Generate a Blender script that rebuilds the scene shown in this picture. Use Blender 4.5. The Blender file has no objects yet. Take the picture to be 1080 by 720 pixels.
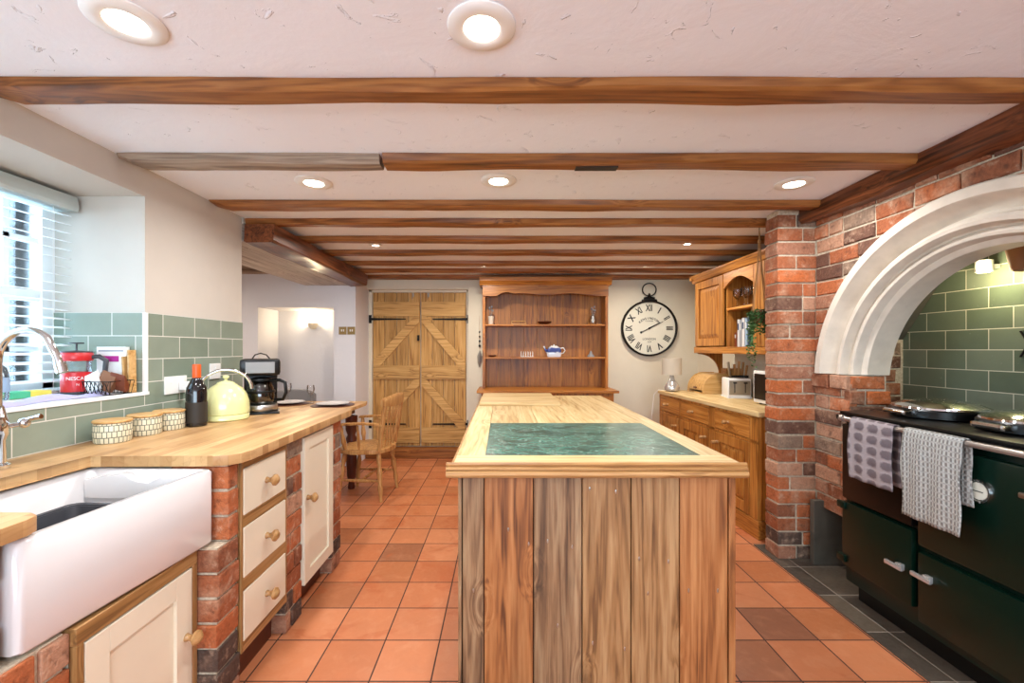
import bpy, bmesh, math, random
from mathutils import Vector, Matrix
R = random.Random(7)
C = bpy.context.scene.collection
PI = math.pi
def rad(a): return a * PI / 180

# ------------------------------------------------------------------ mesh builder
class B:
    def __init__(s): s.bm = bmesh.new(); s.M = Matrix.Identity(4)
    def _v(s, p): return s.bm.verts.new(s.M @ Vector(p))
    def _f(s, vs):
        try: return s.bm.faces.new(vs)
        except ValueError: return None
    def box(s, x0, x1, y0, y1, z0, z1, bev=0.0):
        if x1 < x0: x0, x1 = x1, x0
        if y1 < y0: y0, y1 = y1, y0
        if z1 < z0: z0, z1 = z1, z0
        v = [s._v(p) for p in ((x0,y0,z0),(x1,y0,z0),(x1,y1,z0),(x0,y1,z0),(x0,y0,z1),(x1,y0,z1),(x1,y1,z1),(x0,y1,z1))]
        fs = [s._f([v[i] for i in q]) for q in ((0,3,2,1),(4,5,6,7),(0,1,5,4),(1,2,6,5),(2,3,7,6),(3,0,4,7))]
        if bev > 0:
            es = set(e for f in fs for e in f.edges)
            bmesh.ops.bevel(s.bm, geom=list(es), offset=bev, segments=2, profile=0.6, affect='EDGES')
        return s
    def loft(s, loops, cap0=True, cap1=True, closed=True):
        L = [[s._v(p) for p in lp] for lp in loops]
        n = len(L[0])
        for a, b in zip(L, L[1:]):
            for i in range(n if closed else n-1):
                j = (i+1) % n
                s._f([a[i], a[j], b[j], b[i]])
        if cap0: s._f(list(reversed(L[0])))
        if cap1: s._f(L[-1])
        return s
    def lathe(s, prof, c=(0,0,0), seg=24, axis='z', cap0=True, cap1=True):
        loops = []
        for r, h in prof:
            lp = []
            for i in range(seg):
                a = 2*PI*i/seg; u, w = max(r,1e-5)*math.cos(a), max(r,1e-5)*math.sin(a)
                if axis == 'z': p = (c[0]+u, c[1]+w, c[2]+h)
                elif axis == 'y': p = (c[0]+w, c[1]+h, c[2]+u)
                else: p = (c[0]+h, c[1]+u, c[2]+w)
                lp.append(p)
            loops.append(lp)
        return s.loft(loops, cap0, cap1)
    def tube(s, pts, r, seg=8, cap=True):
        pts = [Vector(p) for p in pts]; n = len(pts)
        rs = r if isinstance(r, (list, tuple)) else [r]*n
        up = None; loops = []
        for i, p in enumerate(pts):
            t = (pts[min(i+1,n-1)] - pts[max(i-1,0)]).normalized()
            if up is None: up = Vector((0,0,1)) if abs(t.z) < .9 else Vector((1,0,0))
            a = t.cross(up)
            if a.length < 1e-6: a = t.orthogonal()
            a.normalize(); b = a.cross(t).normalized(); up = b
            loops.append([p + (a*math.cos(2*PI*k/seg) + b*math.sin(2*PI*k/seg))*rs[i] for k in range(seg)])
        return s.loft(loops, cap, cap)
    def prism(s, poly, axis, a0, a1, bev=0):
        def m(u, w, a):
            return {'x': (a,u,w), 'y': (u,a,w), 'z': (u,w,a)}[axis]
        l0 = [m(u,w,a0) for u,w in poly]; l1 = [m(u,w,a1) for u,w in poly]
        n0 = len(s.bm.edges)
        s.loft([l0, l1])
        if bev:
            s.bm.edges.ensure_lookup_table()
            bmesh.ops.bevel(s.bm, geom=list(s.bm.edges)[n0:], offset=bev, segments=2, profile=.6, affect='EDGES')
        return s
    def ball(s, c, r, sx=1, sy=1, sz=1, seg=14, rings=9):
        loops = []
        for j in range(rings+1):
            t = PI*j/rings; rr = max(math.sin(t),1e-3)
            loops.append([(c[0]+r*sx*rr*math.cos(2*PI*i/seg), c[1]+r*sy*rr*math.sin(2*PI*i/seg), c[2]-r*sz*math.cos(t)) for i in range(seg)])
        return s.loft(loops)
    def build(s, name, mat, parent=None, loc=None, smooth=None):
        bmesh.ops.recalc_face_normals(s.bm, faces=s.bm.faces)
        me = bpy.data.meshes.new(name)
        uv = s.bm.loops.layers.uv.new('UVMap')
        ox, oy, oz = loc or (0,0,0)
        for f in s.bm.faces:
            n = f.normal; ax, ay, az = abs(n.x), abs(n.y), abs(n.z)
            for l in f.loops:
                p = l.vert.co
                if az >= ax and az >= ay: l[uv].uv = (p.x+ox, p.y+oy)
                elif ax >= ay: l[uv].uv = (p.y+oy, p.z+oz)
                else: l[uv].uv = (p.x+ox, p.z+oz)
            f.smooth = bool(smooth)
        s.bm.to_mesh(me); s.bm.free()
        if smooth:
            try: me.set_sharp_from_angle(angle=rad(smooth if smooth is not True else 40))
            except Exception: pass
        me.materials.append(mat)
        o = bpy.data.objects.new(name, me); C.objects.link(o)
        if parent: o.parent = parent
        if loc: o.location = loc
        return o

def thing(name, label, cat, loc=(0,0,0), rz=0, group=None):
    o = bpy.data.objects.new(name, None); C.objects.link(o)
    o.empty_display_size = .05
    o.location = loc; o.rotation_euler = (0,0,rz)
    o['label'] = label; o['category'] = cat
    if group: o['group'] = group
    return o
def tag(o, label, cat, group=None):
    o['label'] = label; o['category'] = cat
    if group: o['group'] = group
    return o
def struct(o, label=None):
    o['kind'] = 'structure'
    if label: o['label'] = label
    return o
def sempty(name, loc=(0,0,0), rz=0):
    o = bpy.data.objects.new(name, None); C.objects.link(o); o.location = loc; o.rotation_euler = (0,0,rz)
    o['kind'] = 'structure'; return o
def copy_tree(o, parent=None):
    c = o.copy(); C.objects.link(c)
    if parent: c.parent = parent
    for ch in list(o.children): copy_tree(ch, c)
    return c
def textmesh(body, size, ext=.0006, space=1, bold=0):
    cu = bpy.data.curves.new('type', 'FONT'); cu.body = body; cu.size = size; cu.extrude = ext
    cu.align_x = 'CENTER'; cu.align_y = 'CENTER'; cu.space_character = space; cu.offset = bold
    o = bpy.data.objects.new('type', cu); me = bpy.data.meshes.new_from_object(o)
    bpy.data.objects.remove(o); bpy.data.curves.remove(cu); return me
def text(body, size, mat, parent, loc, rot=(PI/2,0,0), name='lettering', ext=.0006, sx=1, sy=1, space=1, bold=0):
    me = textmesh(body, size, ext, space, bold); me.materials.clear(); me.materials.append(mat)
    o = bpy.data.objects.new(name, me); C.objects.link(o); o.parent = parent
    o.location = loc; o.rotation_euler = rot; o.scale = (sx, sy, 1)
    return o
from mathutils import Euler
def arc_text(body, size, mat, parent, r, a0, a1, y, zc, sx=1):
    bm = bmesh.new(); n = len(body)
    for i, ch in enumerate(body):
        a = rad(a0 + (a1-a0)*i/(n-1)); me = textmesh(ch, size, bold=.0008)
        me.transform(Matrix.Translation((r*math.sin(a), y, zc+r*math.cos(a))) @ Euler((PI/2, a, 0)).to_matrix().to_4x4() @ Matrix.Diagonal((sx,1,1,1)))
        bm.from_mesh(me); bpy.data.meshes.remove(me)
    me = bpy.data.meshes.new('lettering'); bm.to_mesh(me); bm.free(); me.materials.clear(); me.materials.append(mat)
    o = bpy.data.objects.new('lettering', me); C.objects.link(o); o.parent = parent
    return o

# ------------------------------------------------------------------ materials
def srgb(h):
    h = h.lstrip('#'); v = [int(h[i:i+2],16)/255 for i in (0,2,4)]
    return tuple([(c/12.92 if c <= .04045 else ((c+.055)/1.055)**2.4) for c in v] + [1])
class N:
    def __init__(s, name):
        s.m = bpy.data.materials.new(name); s.m.use_nodes = True
        s.t = s.m.node_tree; s.bsdf = s.t.nodes['Principled BSDF']; s.x = 0
    def n(s, kind, **kw):
        nd = s.t.nodes.new(kind)
        for k, v in kw.items():
            if isinstance(v, tuple) and k.startswith('i_'): pass
            if k.startswith('i_'):
                key = k[2:].replace('_', ' ')
                key = int(key) if key.isdigit() else key
                nd.inputs[key].default_value = v
            else: setattr(nd, k, v)
        return nd
    def l(s, a, b): s.t.links.new(a, b)
    def out(s, nd, k=0): return nd.outputs[k]
    def coord(s, which='Object', scale=(1,1,1), loc=(0,0,0), rot=(0,0,0)):
        tc = s.n('ShaderNodeTexCoord'); mp = s.n('ShaderNodeMapping')
        mp.inputs['Scale'].default_value = scale; mp.inputs['Location'].default_value = loc; mp.inputs['Rotation'].default_value = rot
        s.l(tc.outputs[which], mp.inputs[0]); return mp.outputs[0]
    def noise(s, vec, scale, detail=4, rough=.55, dist=0):
        nd = s.n('ShaderNodeTexNoise'); nd.inputs['Scale'].default_value = scale; nd.inputs['Detail'].default_value = detail
        nd.inputs['Roughness'].default_value = rough; nd.inputs['Distortion'].default_value = dist
        s.l(vec, nd.inputs['Vector']); return nd.outputs['Fac']
    def ramp(s, fac, stops, interp='LINEAR'):
        nd = s.n('ShaderNodeValToRGB'); cr = nd.color_ramp; cr.interpolation = interp
        while len(cr.elements) < len(stops): cr.elements.new(.5)
        for e, (p, c) in zip(cr.elements, stops):
            e.position = p; e.color = srgb(c) if isinstance(c, str) else (c,c,c,1)
        s.l(fac, nd.inputs[0]); return nd.outputs[0]
    def mix(s, fac, a, b, mode='MIX'):
        nd = s.n('ShaderNodeMix'); nd.data_type = 'RGBA'; nd.blend_type = mode
        for i, v in ((0, fac), (6, a), (7, b)):
            if hasattr(v, 'default_value') or hasattr(v, 'links'): s.l(v, nd.inputs[i])
            elif isinstance(v, str): nd.inputs[i].default_value = srgb(v)
            elif isinstance(v, (int, float)) and i: nd.inputs[i].default_value = (v,v,v,1)
            else: nd.inputs[i].default_value = v
        return nd.outputs[2]
    def math(s, op, a, b=0.0, clamp=False):
        nd = s.n('ShaderNodeMath'); nd.operation = op; nd.use_clamp = clamp
        for i, v in ((0,a),(1,b)):
            if isinstance(v, (int,float)): nd.inputs[i].default_value = v
            else: s.l(v, nd.inputs[i])
        return nd.outputs[0]
    def island(s): return s.n('ShaderNodeNewGeometry').outputs['Random Per Island']
    def bump(s, h, strength=.3, dist=.01):
        nd = s.n('ShaderNodeBump'); nd.inputs['Strength'].default_value = strength; nd.inputs['Distance'].default_value = dist
        s.l(h, nd.inputs['Height']); s.l(nd.outputs[0], s.bsdf.inputs['Normal'])
    def fin(s, col=None, rough=.5, metal=0, spec=.5, coat=0):
        b = s.bsdf
        if col is not None:
            if isinstance(col, str): b.inputs['Base Color'].default_value = srgb(col)
            else: s.l(col, b.inputs['Base Color'])
        if isinstance(rough, (int,float)): b.inputs['Roughness'].default_value = rough
        else: s.l(rough, b.inputs['Roughness'])
        b.inputs['Metallic'].default_value = metal
        b.inputs['Specular IOR Level'].default_value = spec
        b.inputs['Coat Weight'].default_value = coat
        return s.m

def plain(name, col, rough=.5, metal=0, spec=.5, coat=0, var=.04, bump=0, bscale=60):
    m = N(name); v = m.coord()
    nz = m.noise(v, 9, 3)
    c = m.mix(m.math('MULTIPLY', nz, var*4), col, 0.02 if var < .5 else 0.0, 'MIX') if False else None
    base = m.n('ShaderNodeRGB'); base.outputs[0].default_value = srgb(col)
    f = m.ramp(nz, [(0.3, 1-var), (0.7, 1.0)])
    c = m.mix(1.0, base.outputs[0], f, 'MULTIPLY')
    if bump: m.bump(m.noise(v, bscale, 4), bump, .004)
    return m.fin(c, rough, metal, spec, coat)

def wood(name, light, mid, dark, axis='x', knots=.5, rough=.45, ivar=.35, fine=1.0, tone=None, coat=0, streak=.5):
    m = N(name); e = .055
    k = {'x': (e,1,1), 'y': (1,e,1), 'z': (1,1,e)}[axis]
    isl = m.island(); tc = m.n('ShaderNodeTexCoord'); off = m.n('ShaderNodeCombineXYZ')
    for q, f_ in enumerate((7.3,3.1,11.7)): m.l(m.math('MULTIPLY', isl, f_), off.inputs[q])
    add = m.n('ShaderNodeVectorMath'); add.operation = 'ADD'; m.l(tc.outputs['Object'], add.inputs[0]); m.l(off.outputs[0], add.inputs[1])
    # knots bend the grain around them
    kk = {'x': (.5,1,1), 'y': (1,.5,1), 'z': (1,1,.5)}[axis]
    mp2 = m.n('ShaderNodeMapping'); mp2.inputs['Scale'].default_value = kk; m.l(add.outputs[0], mp2.inputs[0])
    vo = m.n('ShaderNodeTexVoronoi'); vo.inputs['Scale'].default_value = 4.3; m.l(mp2.outputs[0], vo.inputs['Vector'])
    kd = m.ramp(vo.outputs['Distance'], [(0, 1.0), (.28, 0.0)], 'EASE')
    mp = m.n('ShaderNodeMapping'); mp.inputs['Scale'].default_value = k; m.l(add.outputs[0], mp.inputs[0])
    sh = m.n('ShaderNodeVectorMath'); sh.operation = 'ADD'; m.l(mp.outputs[0], sh.inputs[0])
    cb = m.n('ShaderNodeCombineXYZ'); d_ = m.math('MULTIPLY', kd, .05 if knots > 0 else 0)
    for q in range(3): m.l(d_, cb.inputs[q])
    m.l(cb.outputs[0], sh.inputs[1]); v = sh.outputs[0]
    g0 = m.noise(v, 7*fine, 4, .55, .4); g1 = m.noise(v, 38*fine, 5, .6, .5); g2 = m.noise(v, 160*fine, 3, .6)
    sn = m.math('ADD', m.math('MULTIPLY', m.math('SINE', m.math('MULTIPLY', g0, 75*fine)), .5), .5)
    f = m.math('ADD', m.math('MULTIPLY', g1, .62), m.math('MULTIPLY', sn, .14)); f = m.math('ADD', f, m.math('MULTIPLY', g0, .26))
    c = m.ramp(f, [(.33, dark), (.47, mid), (.66, light)])
    tn = m.ramp(isl, tone or [(0, 1-ivar), (.5, 1-ivar*.35), (1, 1.0)])
    c = m.mix(1.0, c, tn, 'MULTIPLY')
    c = m.mix(m.math('MULTIPLY', m.ramp(g2, [(.5, 0.0), (.72, 1.0)]), .35*streak), c, dark)
    if knots > 0:
        kf = m.ramp(vo.outputs['Distance'], [(.035, 1.0), (.07, .75), (.10, .25), (.16, 0.0)])
        c = m.mix(m.math('MULTIPLY', kf, knots), c, dark)
        big = m.noise(v, 11, 3, .6)
        c = m.mix(m.math('MULTIPLY', m.ramp(big, [(.57, 0.0), (.72, 1.0)]), .55*streak), c, dark)
    m.bump(f, .12, .003)
    return m.fin(c, rough, 0, .4, coat)

def brickmat():
    m = N('old_brick'); isl = m.island()
    v = m.coord('Object')
    c = m.ramp(isl, [(0,'#5d4a40'),(.08,'#6f4e3f'),(.18,'#925a3f'),(.32,'#a4603f'),(.48,'#b86a42'),(.62,'#a8745a'),(.74,'#bd8d70'),(.84,'#8e7562'),(.90,'#c06a3c')], 'CONSTANT')
    n1 = m.noise(v, 22, 6, .65); n2 = m.noise(v, 70, 4, .6)
    n3 = m.noise(v, 6, 4, .6)
    c = m.mix(m.ramp(n3, [(.5, 0.0), (.7, .6)]), c, '#c9a284')
    c = m.mix(m.ramp(n1, [(.55, 0.0), (.72, .6)]), c, '#d3b296')
    c = m.mix(m.ramp(n1, [(.28, .7), (.45, 0.0)]), c, '#4b322a')
    c = m.mix(1.0, c, m.ramp(n2, [(.3, .72), (.65, 1.0)]), 'MULTIPLY')
    m.bump(m.math('ADD', n1, m.math('MULTIPLY', n2, .5)), .7, .012)
    return m.fin(c, .85, 0, .2)
def mortarmat():
    m = N('lime_mortar'); v = m.coord('Object'); n = m.noise(v, 60, 5, .7)
    c = m.ramp(n, [(.3, '#a8967f'), (.7, '#dccdb4')]); m.bump(n, .6, .008)
    return m.fin(c, .9, 0, .2)

def tilemat(name, w, h, mortar, cols, grout, off=.5, loc=(0,0,0), rough=.25, bump=.3, extra=None, spec=.5):
    m = N(name); v = m.coord('UV', loc=loc)
    bt = m.n('ShaderNodeTexBrick'); bt.offset = off; bt.squash = 1
    bt.inputs['Scale'].default_value = 1; bt.inputs['Brick Width'].default_value = w; bt.inputs['Row Height'].default_value = h
    bt.inputs['Mortar Size'].default_value = mortar; bt.inputs['Mortar Smooth'].default_value = .15; bt.inputs['Bias'].default_value = 0
    bt.inputs['Color1'].default_value = (0,0,0,1); bt.inputs['Color2'].default_value = (1,1,1,1); bt.inputs['Mortar'].default_value = (.5,.5,.5,1)
    m.l(v, bt.inputs['Vector'])
    c = m.ramp(bt.outputs['Color'], cols)
    n1 = m.noise(v, 7, 4, .6); n2 = m.noise(v, 45, 4, .6)
    if extra:
        for (sc, lo, hi, colr, amt) in extra:
            nn = m.noise(v, sc, 4, .6, .6)
            c = m.mix(m.math('MULTIPLY', m.ramp(nn, [(lo, 0.0), (hi, 1.0)]), amt), c, colr)
    c = m.mix(1.0, c, m.ramp(n1, [(.3, .9), (.7, 1.0)]), 'MULTIPLY')
    c = m.mix(bt.outputs['Fac'], c, grout)
    rr = m.mix(bt.outputs['Fac'], m.ramp(n2, [(.3, rough*.8), (.7, rough*1.25)]), .85)
    hgt = m.math('SUBTRACT', m.math('MULTIPLY', n1, .3), bt.outputs['Fac'])
    m.bump(hgt, bump, .004)
    return m.fin(c, rr, 0, spec)

M = {}
M['plaster'] = N('white_plaster'); _m = M['plaster']; v_ = _m.coord('Object'); nA = _m.noise(v_, 5, 6, .6, .4); nB = _m.noise(v_, 18, 5, .7)
_m.bump(_m.math('ADD', nA, _m.math('MULTIPLY', nB, .3)), .25, .02); M['plaster'] = _m.fin('#e2e3e8', .8, 0, .2)
_m = N('ceiling_plaster'); v_ = _m.coord('Object'); nA = _m.noise(v_, 3.5, 6, .6, .4); nB = _m.noise(v_, 9, 4, .6, 2.0)
_m.bump(_m.math('ADD', _m.math('MULTIPLY', nA, .6), _m.ramp(nB, [(.64, 0.0), (.70, 1.0)])), .5, .02); M['ceil'] = _m.fin('#f0f2f8', .75, 0, .2)
M['beige'] = plain('warm_grey_wall_paint', '#cbc2b6', .8, var=.03, bump=.15, bscale=25)
M['cream_wall'] = plain('cream_wall_paint', '#ded5c0', .8, var=.03, bump=.15, bscale=25)
M['beam'] = wood('stained_beam', '#ad7039', '#8d5324', '#553016', 'x', .7, .45, .2)
M['beam_y'] = wood('stained_beam_lengthwise', '#8d5230', '#6d3b20', '#371b0e', 'y', .5, .35, .2)
M['beam_grey'] = wood('weathered_beam', '#a99480', '#8a7360', '#5a483a', 'x', .6, .7, .15)
M['whiteboard'] = wood('limewashed_board', '#d8d0c6', '#c2b6a9', '#8f8073', 'y', .4, .55, .25)
M['island'] = wood('island_planks_tan', '#b58d61', '#986d43', '#563820', 'z', .95, .5, .1, 1.0, streak=.8)
M['island_o'] = wood('island_planks_orange', '#bb8250', '#a06436', '#5f361b', 'z', .95, .5, .1, 1.0, streak=.7)
M['island_g'] = wood('island_planks_greyed', '#ab8b67', '#8c6848', '#473122', 'z', .95, .5, .1, 1.0, streak=1.0)
M['island_trim'] = wood('island_moulding', '#c59660', '#ac7c48', '#7b5230', 'x', .3, .45, .1)
M['scrub'] = wood('scrubbed_pine', '#dfc795', '#cfb07a', '#aa8450', 'y', .25, .5, .14, streak=.6)
M['scrub_x'] = wood('scrubbed_pine_crosswise', '#dfc795', '#cfb07a', '#aa8450', 'x', .25, .5, .12, streak=.6)
M['dresser'] = wood('waxed_dresser_pine', '#c98539', '#a96726', '#693915', 'z', .6, .38, .3)
M['dresser_x'] = wood('waxed_dresser_pine_crosswise', '#c98539', '#a96726', '#693915', 'x', .4, .38, .2)
M['honey'] = wood('honey_pine', '#cf9148', '#b2712f', '#744419', 'z', .6, .35, .25)
M['honey_x'] = wood('honey_pine_crosswise', '#cf9148', '#b2712f', '#744419', 'x', .5, .35, .2)
M['door'] = wood('rustic_door_pine', '#dcae6c', '#c6944f', '#875a2e', 'z', .9, .6, .2, streak=.35)
M['door_x'] = wood('rustic_door_rail', '#e0b472', '#cb9b58', '#8e6234', 'x', .7, .6, .12, streak=.35)
M['chairwood'] = wood('turned_beech', '#d0a064', '#b8824a', '#855327', 'z', .15, .4, .15)
M['frame_x'] = wood('oak_edging_crosswise', '#b68a5c', '#99703f', '#67452a', 'x', .3, .5, .15)
M['frame_z'] = wood('oak_edging', '#b68a5c', '#99703f', '#67452a', 'z', .4, .5, .2)
M['mahog'] = plain('mahogany_brown', '#5a2818', .35, var=.2)
M['bamboo'] = wood('pale_bamboo', '#dcb277', '#cb9c5c', '#a47438', 'x', 0, .4, .15)
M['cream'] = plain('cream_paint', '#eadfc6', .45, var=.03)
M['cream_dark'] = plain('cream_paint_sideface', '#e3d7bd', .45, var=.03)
M['brick'] = brickmat(); M['mortar'] = mortarmat()
M['floor'] = tilemat('quarry_tiles', .2422, .2422, .0035,
    [(0,'#8f5a40'),(.08,'#ad683f'),(.3,'#bf7146'),(.6,'#c5794e'),(.85,'#cc8156'),(1,'#b6683f')], '#4b3026', 0,
    (.2806+.2422*20, -1.711+.2422*20, 0), .38, .35,
    extra=[(3.0, .56, .62, '#b0572a', .5), (12, .5, .8, '#d99a72', .35), (1.6,.6,.75,'#a05c3c',.3)])
M['slate'] = tilemat('slate_hearth', .30, .30, .003, [(0,'#3d342c'),(.5,'#4d4339'),(1,'#5c5042')], '#8e8274', 0, (.335, .1, 0), .45, .4,
    extra=[(6,.5,.7,'#6a5f52',.5)])
M['slateslab'] = plain('slate_slab_stone', '#5f5a50', .5, var=.35, bump=.3, bscale=12)
M['metro'] = tilemat('sage_metro_tile', .225, .1105, .0022, [(0,'#7f8c7c'),(.5,'#8a9686'),(1,'#939e8e')], '#d9d6cb', .5, (0.06, .1105*20-1.474, 0), .2, .25)
M['metro_dark'] = tilemat('green_metro_tile', .225, .1105, .0024, [(0,'#5f6c5c'),(.5,'#6d7969'),(1,'#7c8676')], '#c9c7b4', .5, (.05, .03, 0), .22, .25)
# marble
_m = N('green_marble'); v_ = _m.coord('Object', (1,1.6,1)); a_ = _m.noise(v_, 3.2, 8, .68, 1.6); b_ = _m.noise(v_, 15, 6, .65, 1.5)
c_ = _m.ramp(a_, [(.3,'#1d3a34'),(.45,'#31594f'),(.55,'#4d7a6b'),(.63,'#2b4a42'),(.75,'#7fa493')])
c_ = _m.mix(_m.ramp(b_, [(.5,0.0),(.72,.75)]), c_, '#6a9483'); c_ = _m.mix(_m.ramp(b_, [(.3,.6),(.42,0.0)]), c_, '#17221f')
v2_ = _m.noise(_m.coord('Object',(1,1,1),(3,1,0)), 4, 5, .6, 3); c_ = _m.mix(_m.ramp(v2_, [(.497,0.0),(.503,.6),(.51,0.0)]), c_, '#d5e2d2')
M['marble'] = _m.fin(c_, .22, 0, .5)
# butcher block
_m = N('butcher_block'); v_ = _m.coord('UV', rot=(0,0,PI/2))
bt = _m.n('ShaderNodeTexBrick'); bt.offset = .37; bt.inputs['Scale'].default_value = 1; bt.inputs['Brick Width'].default_value = .42; bt.inputs['Row Height'].default_value = .042
bt.inputs['Mortar Size'].default_value = .0004; bt.inputs['Color1'].default_value = (0,0,0,1); bt.inputs['Color2'].default_value = (1,1,1,1); bt.inputs['Mortar'].default_value = (.3,.3,.3,1)
_m.l(v_, bt.inputs['Vector'])
g_ = _m.noise(_m.coord('Object',(1,.12,1)), 38, 5, .6, 1); c_ = _m.ramp(bt.outputs['Color'], [(0,'#a97f52'),(.35,'#ba9060'),(.7,'#c9a06e'),(1,'#d0aa79')])
c_ = _m.mix(_m.ramp(g_, [(.5,0.0),(.75,.5)]), c_, '#94622f'); M['block'] = _m.fin(c_, .4, 0, .4)
M['ceramic'] = plain('white_ceramic', '#e2dedc', .12, var=.01, coat=.3)
M['stone'] = plain('carved_limestone', '#dccfbd', .8, var=.16, bump=.4, bscale=40)
M['enamel'] = plain('dark_green_enamel', '#041c13', .28, var=.1, spec=.35)
M['black'] = plain('black_enamel', '#0c0b0a', .3, var=.1, spec=.35)
M['blackm'] = plain('matt_black', '#151312', .5)
M['iron'] = plain('black_iron', '#1a1613', .55, .6)
M['chrome'] = plain('polished_chrome', '#dcdcdc', .08, 1)
M['steel'] = plain('brushed_steel', '#b9b5ae', .3, 1)
M['greysteel'] = plain('grey_brushed_steel', '#8d8a86', .5, .8)
M['copper'] = plain('warm_steel', '#a39a93', .28, .7)
M['silver'] = plain('soft_silver', '#cfccc8', .22, .6)
M['knob'] = wood('turned_knob', '#bd9362', '#a67a48', '#7b5228', 'x', 0, .4, .1)
M['white'] = plain('white_plastic', '#efeeea', .35)
M['whitegloss'] = plain('white_gloss_paint', '#eef0ef', .35)
M['valance'] = plain('pale_grey_valance', '#c3cdca', .5)
M['clockface'] = plain('aged_clock_face', '#dfdbc9', .5, var=.05)
M['linen'] = plain('linen_shade', '#c9bfac', .9, bump=.3, bscale=200)
M['greycloth'] = plain('grey_fabric', '#8a8a8c', .9, bump=.3, bscale=120)
M['porcelain_blue'] = N('blue_white_glaze'); _m = M['porcelain_blue']; z_ = _m.n('ShaderNodeSeparateXYZ'); _m.l(_m.coord('Object'), z_.inputs[0])
zz = _m.math('ADD', z_.outputs[2], _m.math('MULTIPLY', _m.noise(_m.coord('Object'), 30, 3), .03))
M['porcelain_blue'] = _m.fin(_m.ramp(zz, [(.0,'#dfe3ea'),(.065,'#d3dae8'),(.075,'#33437f'),(.115,'#4a5ea0'),(.13,'#e6e8ec')]), .15, 0, .5)
M['red'] = plain('red_plastic', '#c5262a', .3)
M['magenta'] = plain('magenta_print', '#b3268c', .5)
M['orange'] = plain('orange_foil', '#e35a1e', .35)
M['bottleglass'] = plain('dark_bottle_glass', '#100d10', .08, coat=.5)
M['label'] = plain('dark_label', '#2b241c', .6)
M['kettle'] = plain('pale_yellow_enamel', '#e3e3a2', .18, coat=.4, var=.03)
M['green'] = plain('sponge_green', '#4fb58a', .9, bump=.4, bscale=150)
M['yellow'] = plain('sponge_yellow', '#d9cf5a', .9, bump=.4, bscale=150)
M['lilac'] = plain('lilac_cloth', '#b6b2d6', .9, bump=.4, bscale=120)
M['leaf'] = plain('trailing_leaf', '#4d7337', .6, var=.5)
M['rope'] = plain('jute_rope', '#a5794a', .9, bump=.4, bscale=200)
M['dark'] = plain('dark_grey_plastic', '#3c3d42', .4)
M['brown'] = plain('brown_paper', '#8e5d3c', .7, var=.2)
M['bookw'] = plain('white_book_cloth', '#d8d9d9', .6); M['bookg'] = plain('grey_book_cloth', '#9ea2a8', .6)
M['bookb'] = plain('navy_book_cloth', '#2f4768', .6); M['bookgr'] = plain('green_book_cloth', '#2f6b3f', .6); M['bookbr'] = plain('brown_book_cloth', '#7a3a1e', .6); M['bookbl'] = plain('pale_blue_book_cloth', '#8fa9c2', .6)
def glassmat(name, tint='#ffffff', gl=.12, rough=.02):
    m = N(name); t = m.t
    tr = m.n('ShaderNodeBsdfTransparent'); tr.inputs[0].default_value = srgb(tint)
    g = m.n('ShaderNodeBsdfGlossy'); g.inputs['Roughness'].default_value = rough
    lw = m.n('ShaderNodeLayerWeight'); lw.inputs[0].default_value = .35
    f = m.math('ADD', m.math('MULTIPLY', lw.outputs['Fresnel'], .9), gl*.3, True)
    mx = m.n('ShaderNodeMixShader'); m.l(f, mx.inputs[0]); m.l(tr.outputs[0], mx.inputs[1]); m.l(g.outputs[0], mx.inputs[2])
    m.l(mx.outputs[0], t.nodes['Material Output'].inputs[0]); return m.m
M['glass'] = glassmat('clear_glass'); M['pane'] = glassmat('window_glass', '#f4fbff', .05)
M['smoke'] = glassmat('smoky_carafe_glass', '#77706a', .3)
def emis(name, col, st):
    m = N(name); m.bsdf.inputs['Emission Color'].default_value = srgb(col); m.bsdf.inputs['Emission Strength'].default_value = st
    return m.fin(col, .5)
M['lamp'] = emis('lit_lamp_lens', '#fff3e0', 14); M['lampw'] = emis('lit_warm_lamp', '#ffdf9a', 10)
# cloths
def weave(name, c1, c2, su, sv, kind):
    m = N(name); v = m.coord('UV'); s = m.n('ShaderNodeSeparateXYZ'); m.l(v, s.inputs[0])
    if kind == 'stripe':
        a = m.math('SINE', m.math('MULTIPLY', s.outputs[0], su)); b = m.math('SINE', m.math('MULTIPLY', s.outputs[1], sv))
        f = m.math('ADD', m.math('MULTIPLY', a, .3), m.math('MULTIPLY', m.math('MULTIPLY', a, b), .35))
    else:
        a = m.math('ABSOLUTE', m.math('SINE', m.math('MULTIPLY', s.outputs[0], su))); b = m.math('ABSOLUTE', m.math('SINE', m.math('MULTIPLY', s.outputs[1], sv)))
        f = m.math('MULTIPLY', m.math('SUBTRACT', m.math('MULTIPLY', a, b), .35), 1.4)
    f = m.math('ADD', f, m.math('MULTIPLY', m.noise(v, 90, 3), .7))
    c = m.ramp(f, [(.2, c1), (.6, c2)]); m.bump(f, .6, .004)
    return m.fin(c, .95, 0, .1)
M['towel_a'] = weave('mauve_jacquard_towel', '#9c9191', '#6d6265', 42, 62, 'dia')
M['towel_b'] = weave('grey_checked_towel', '#b3b3ad', '#7c7874', 420, 300, 'stripe')
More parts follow.
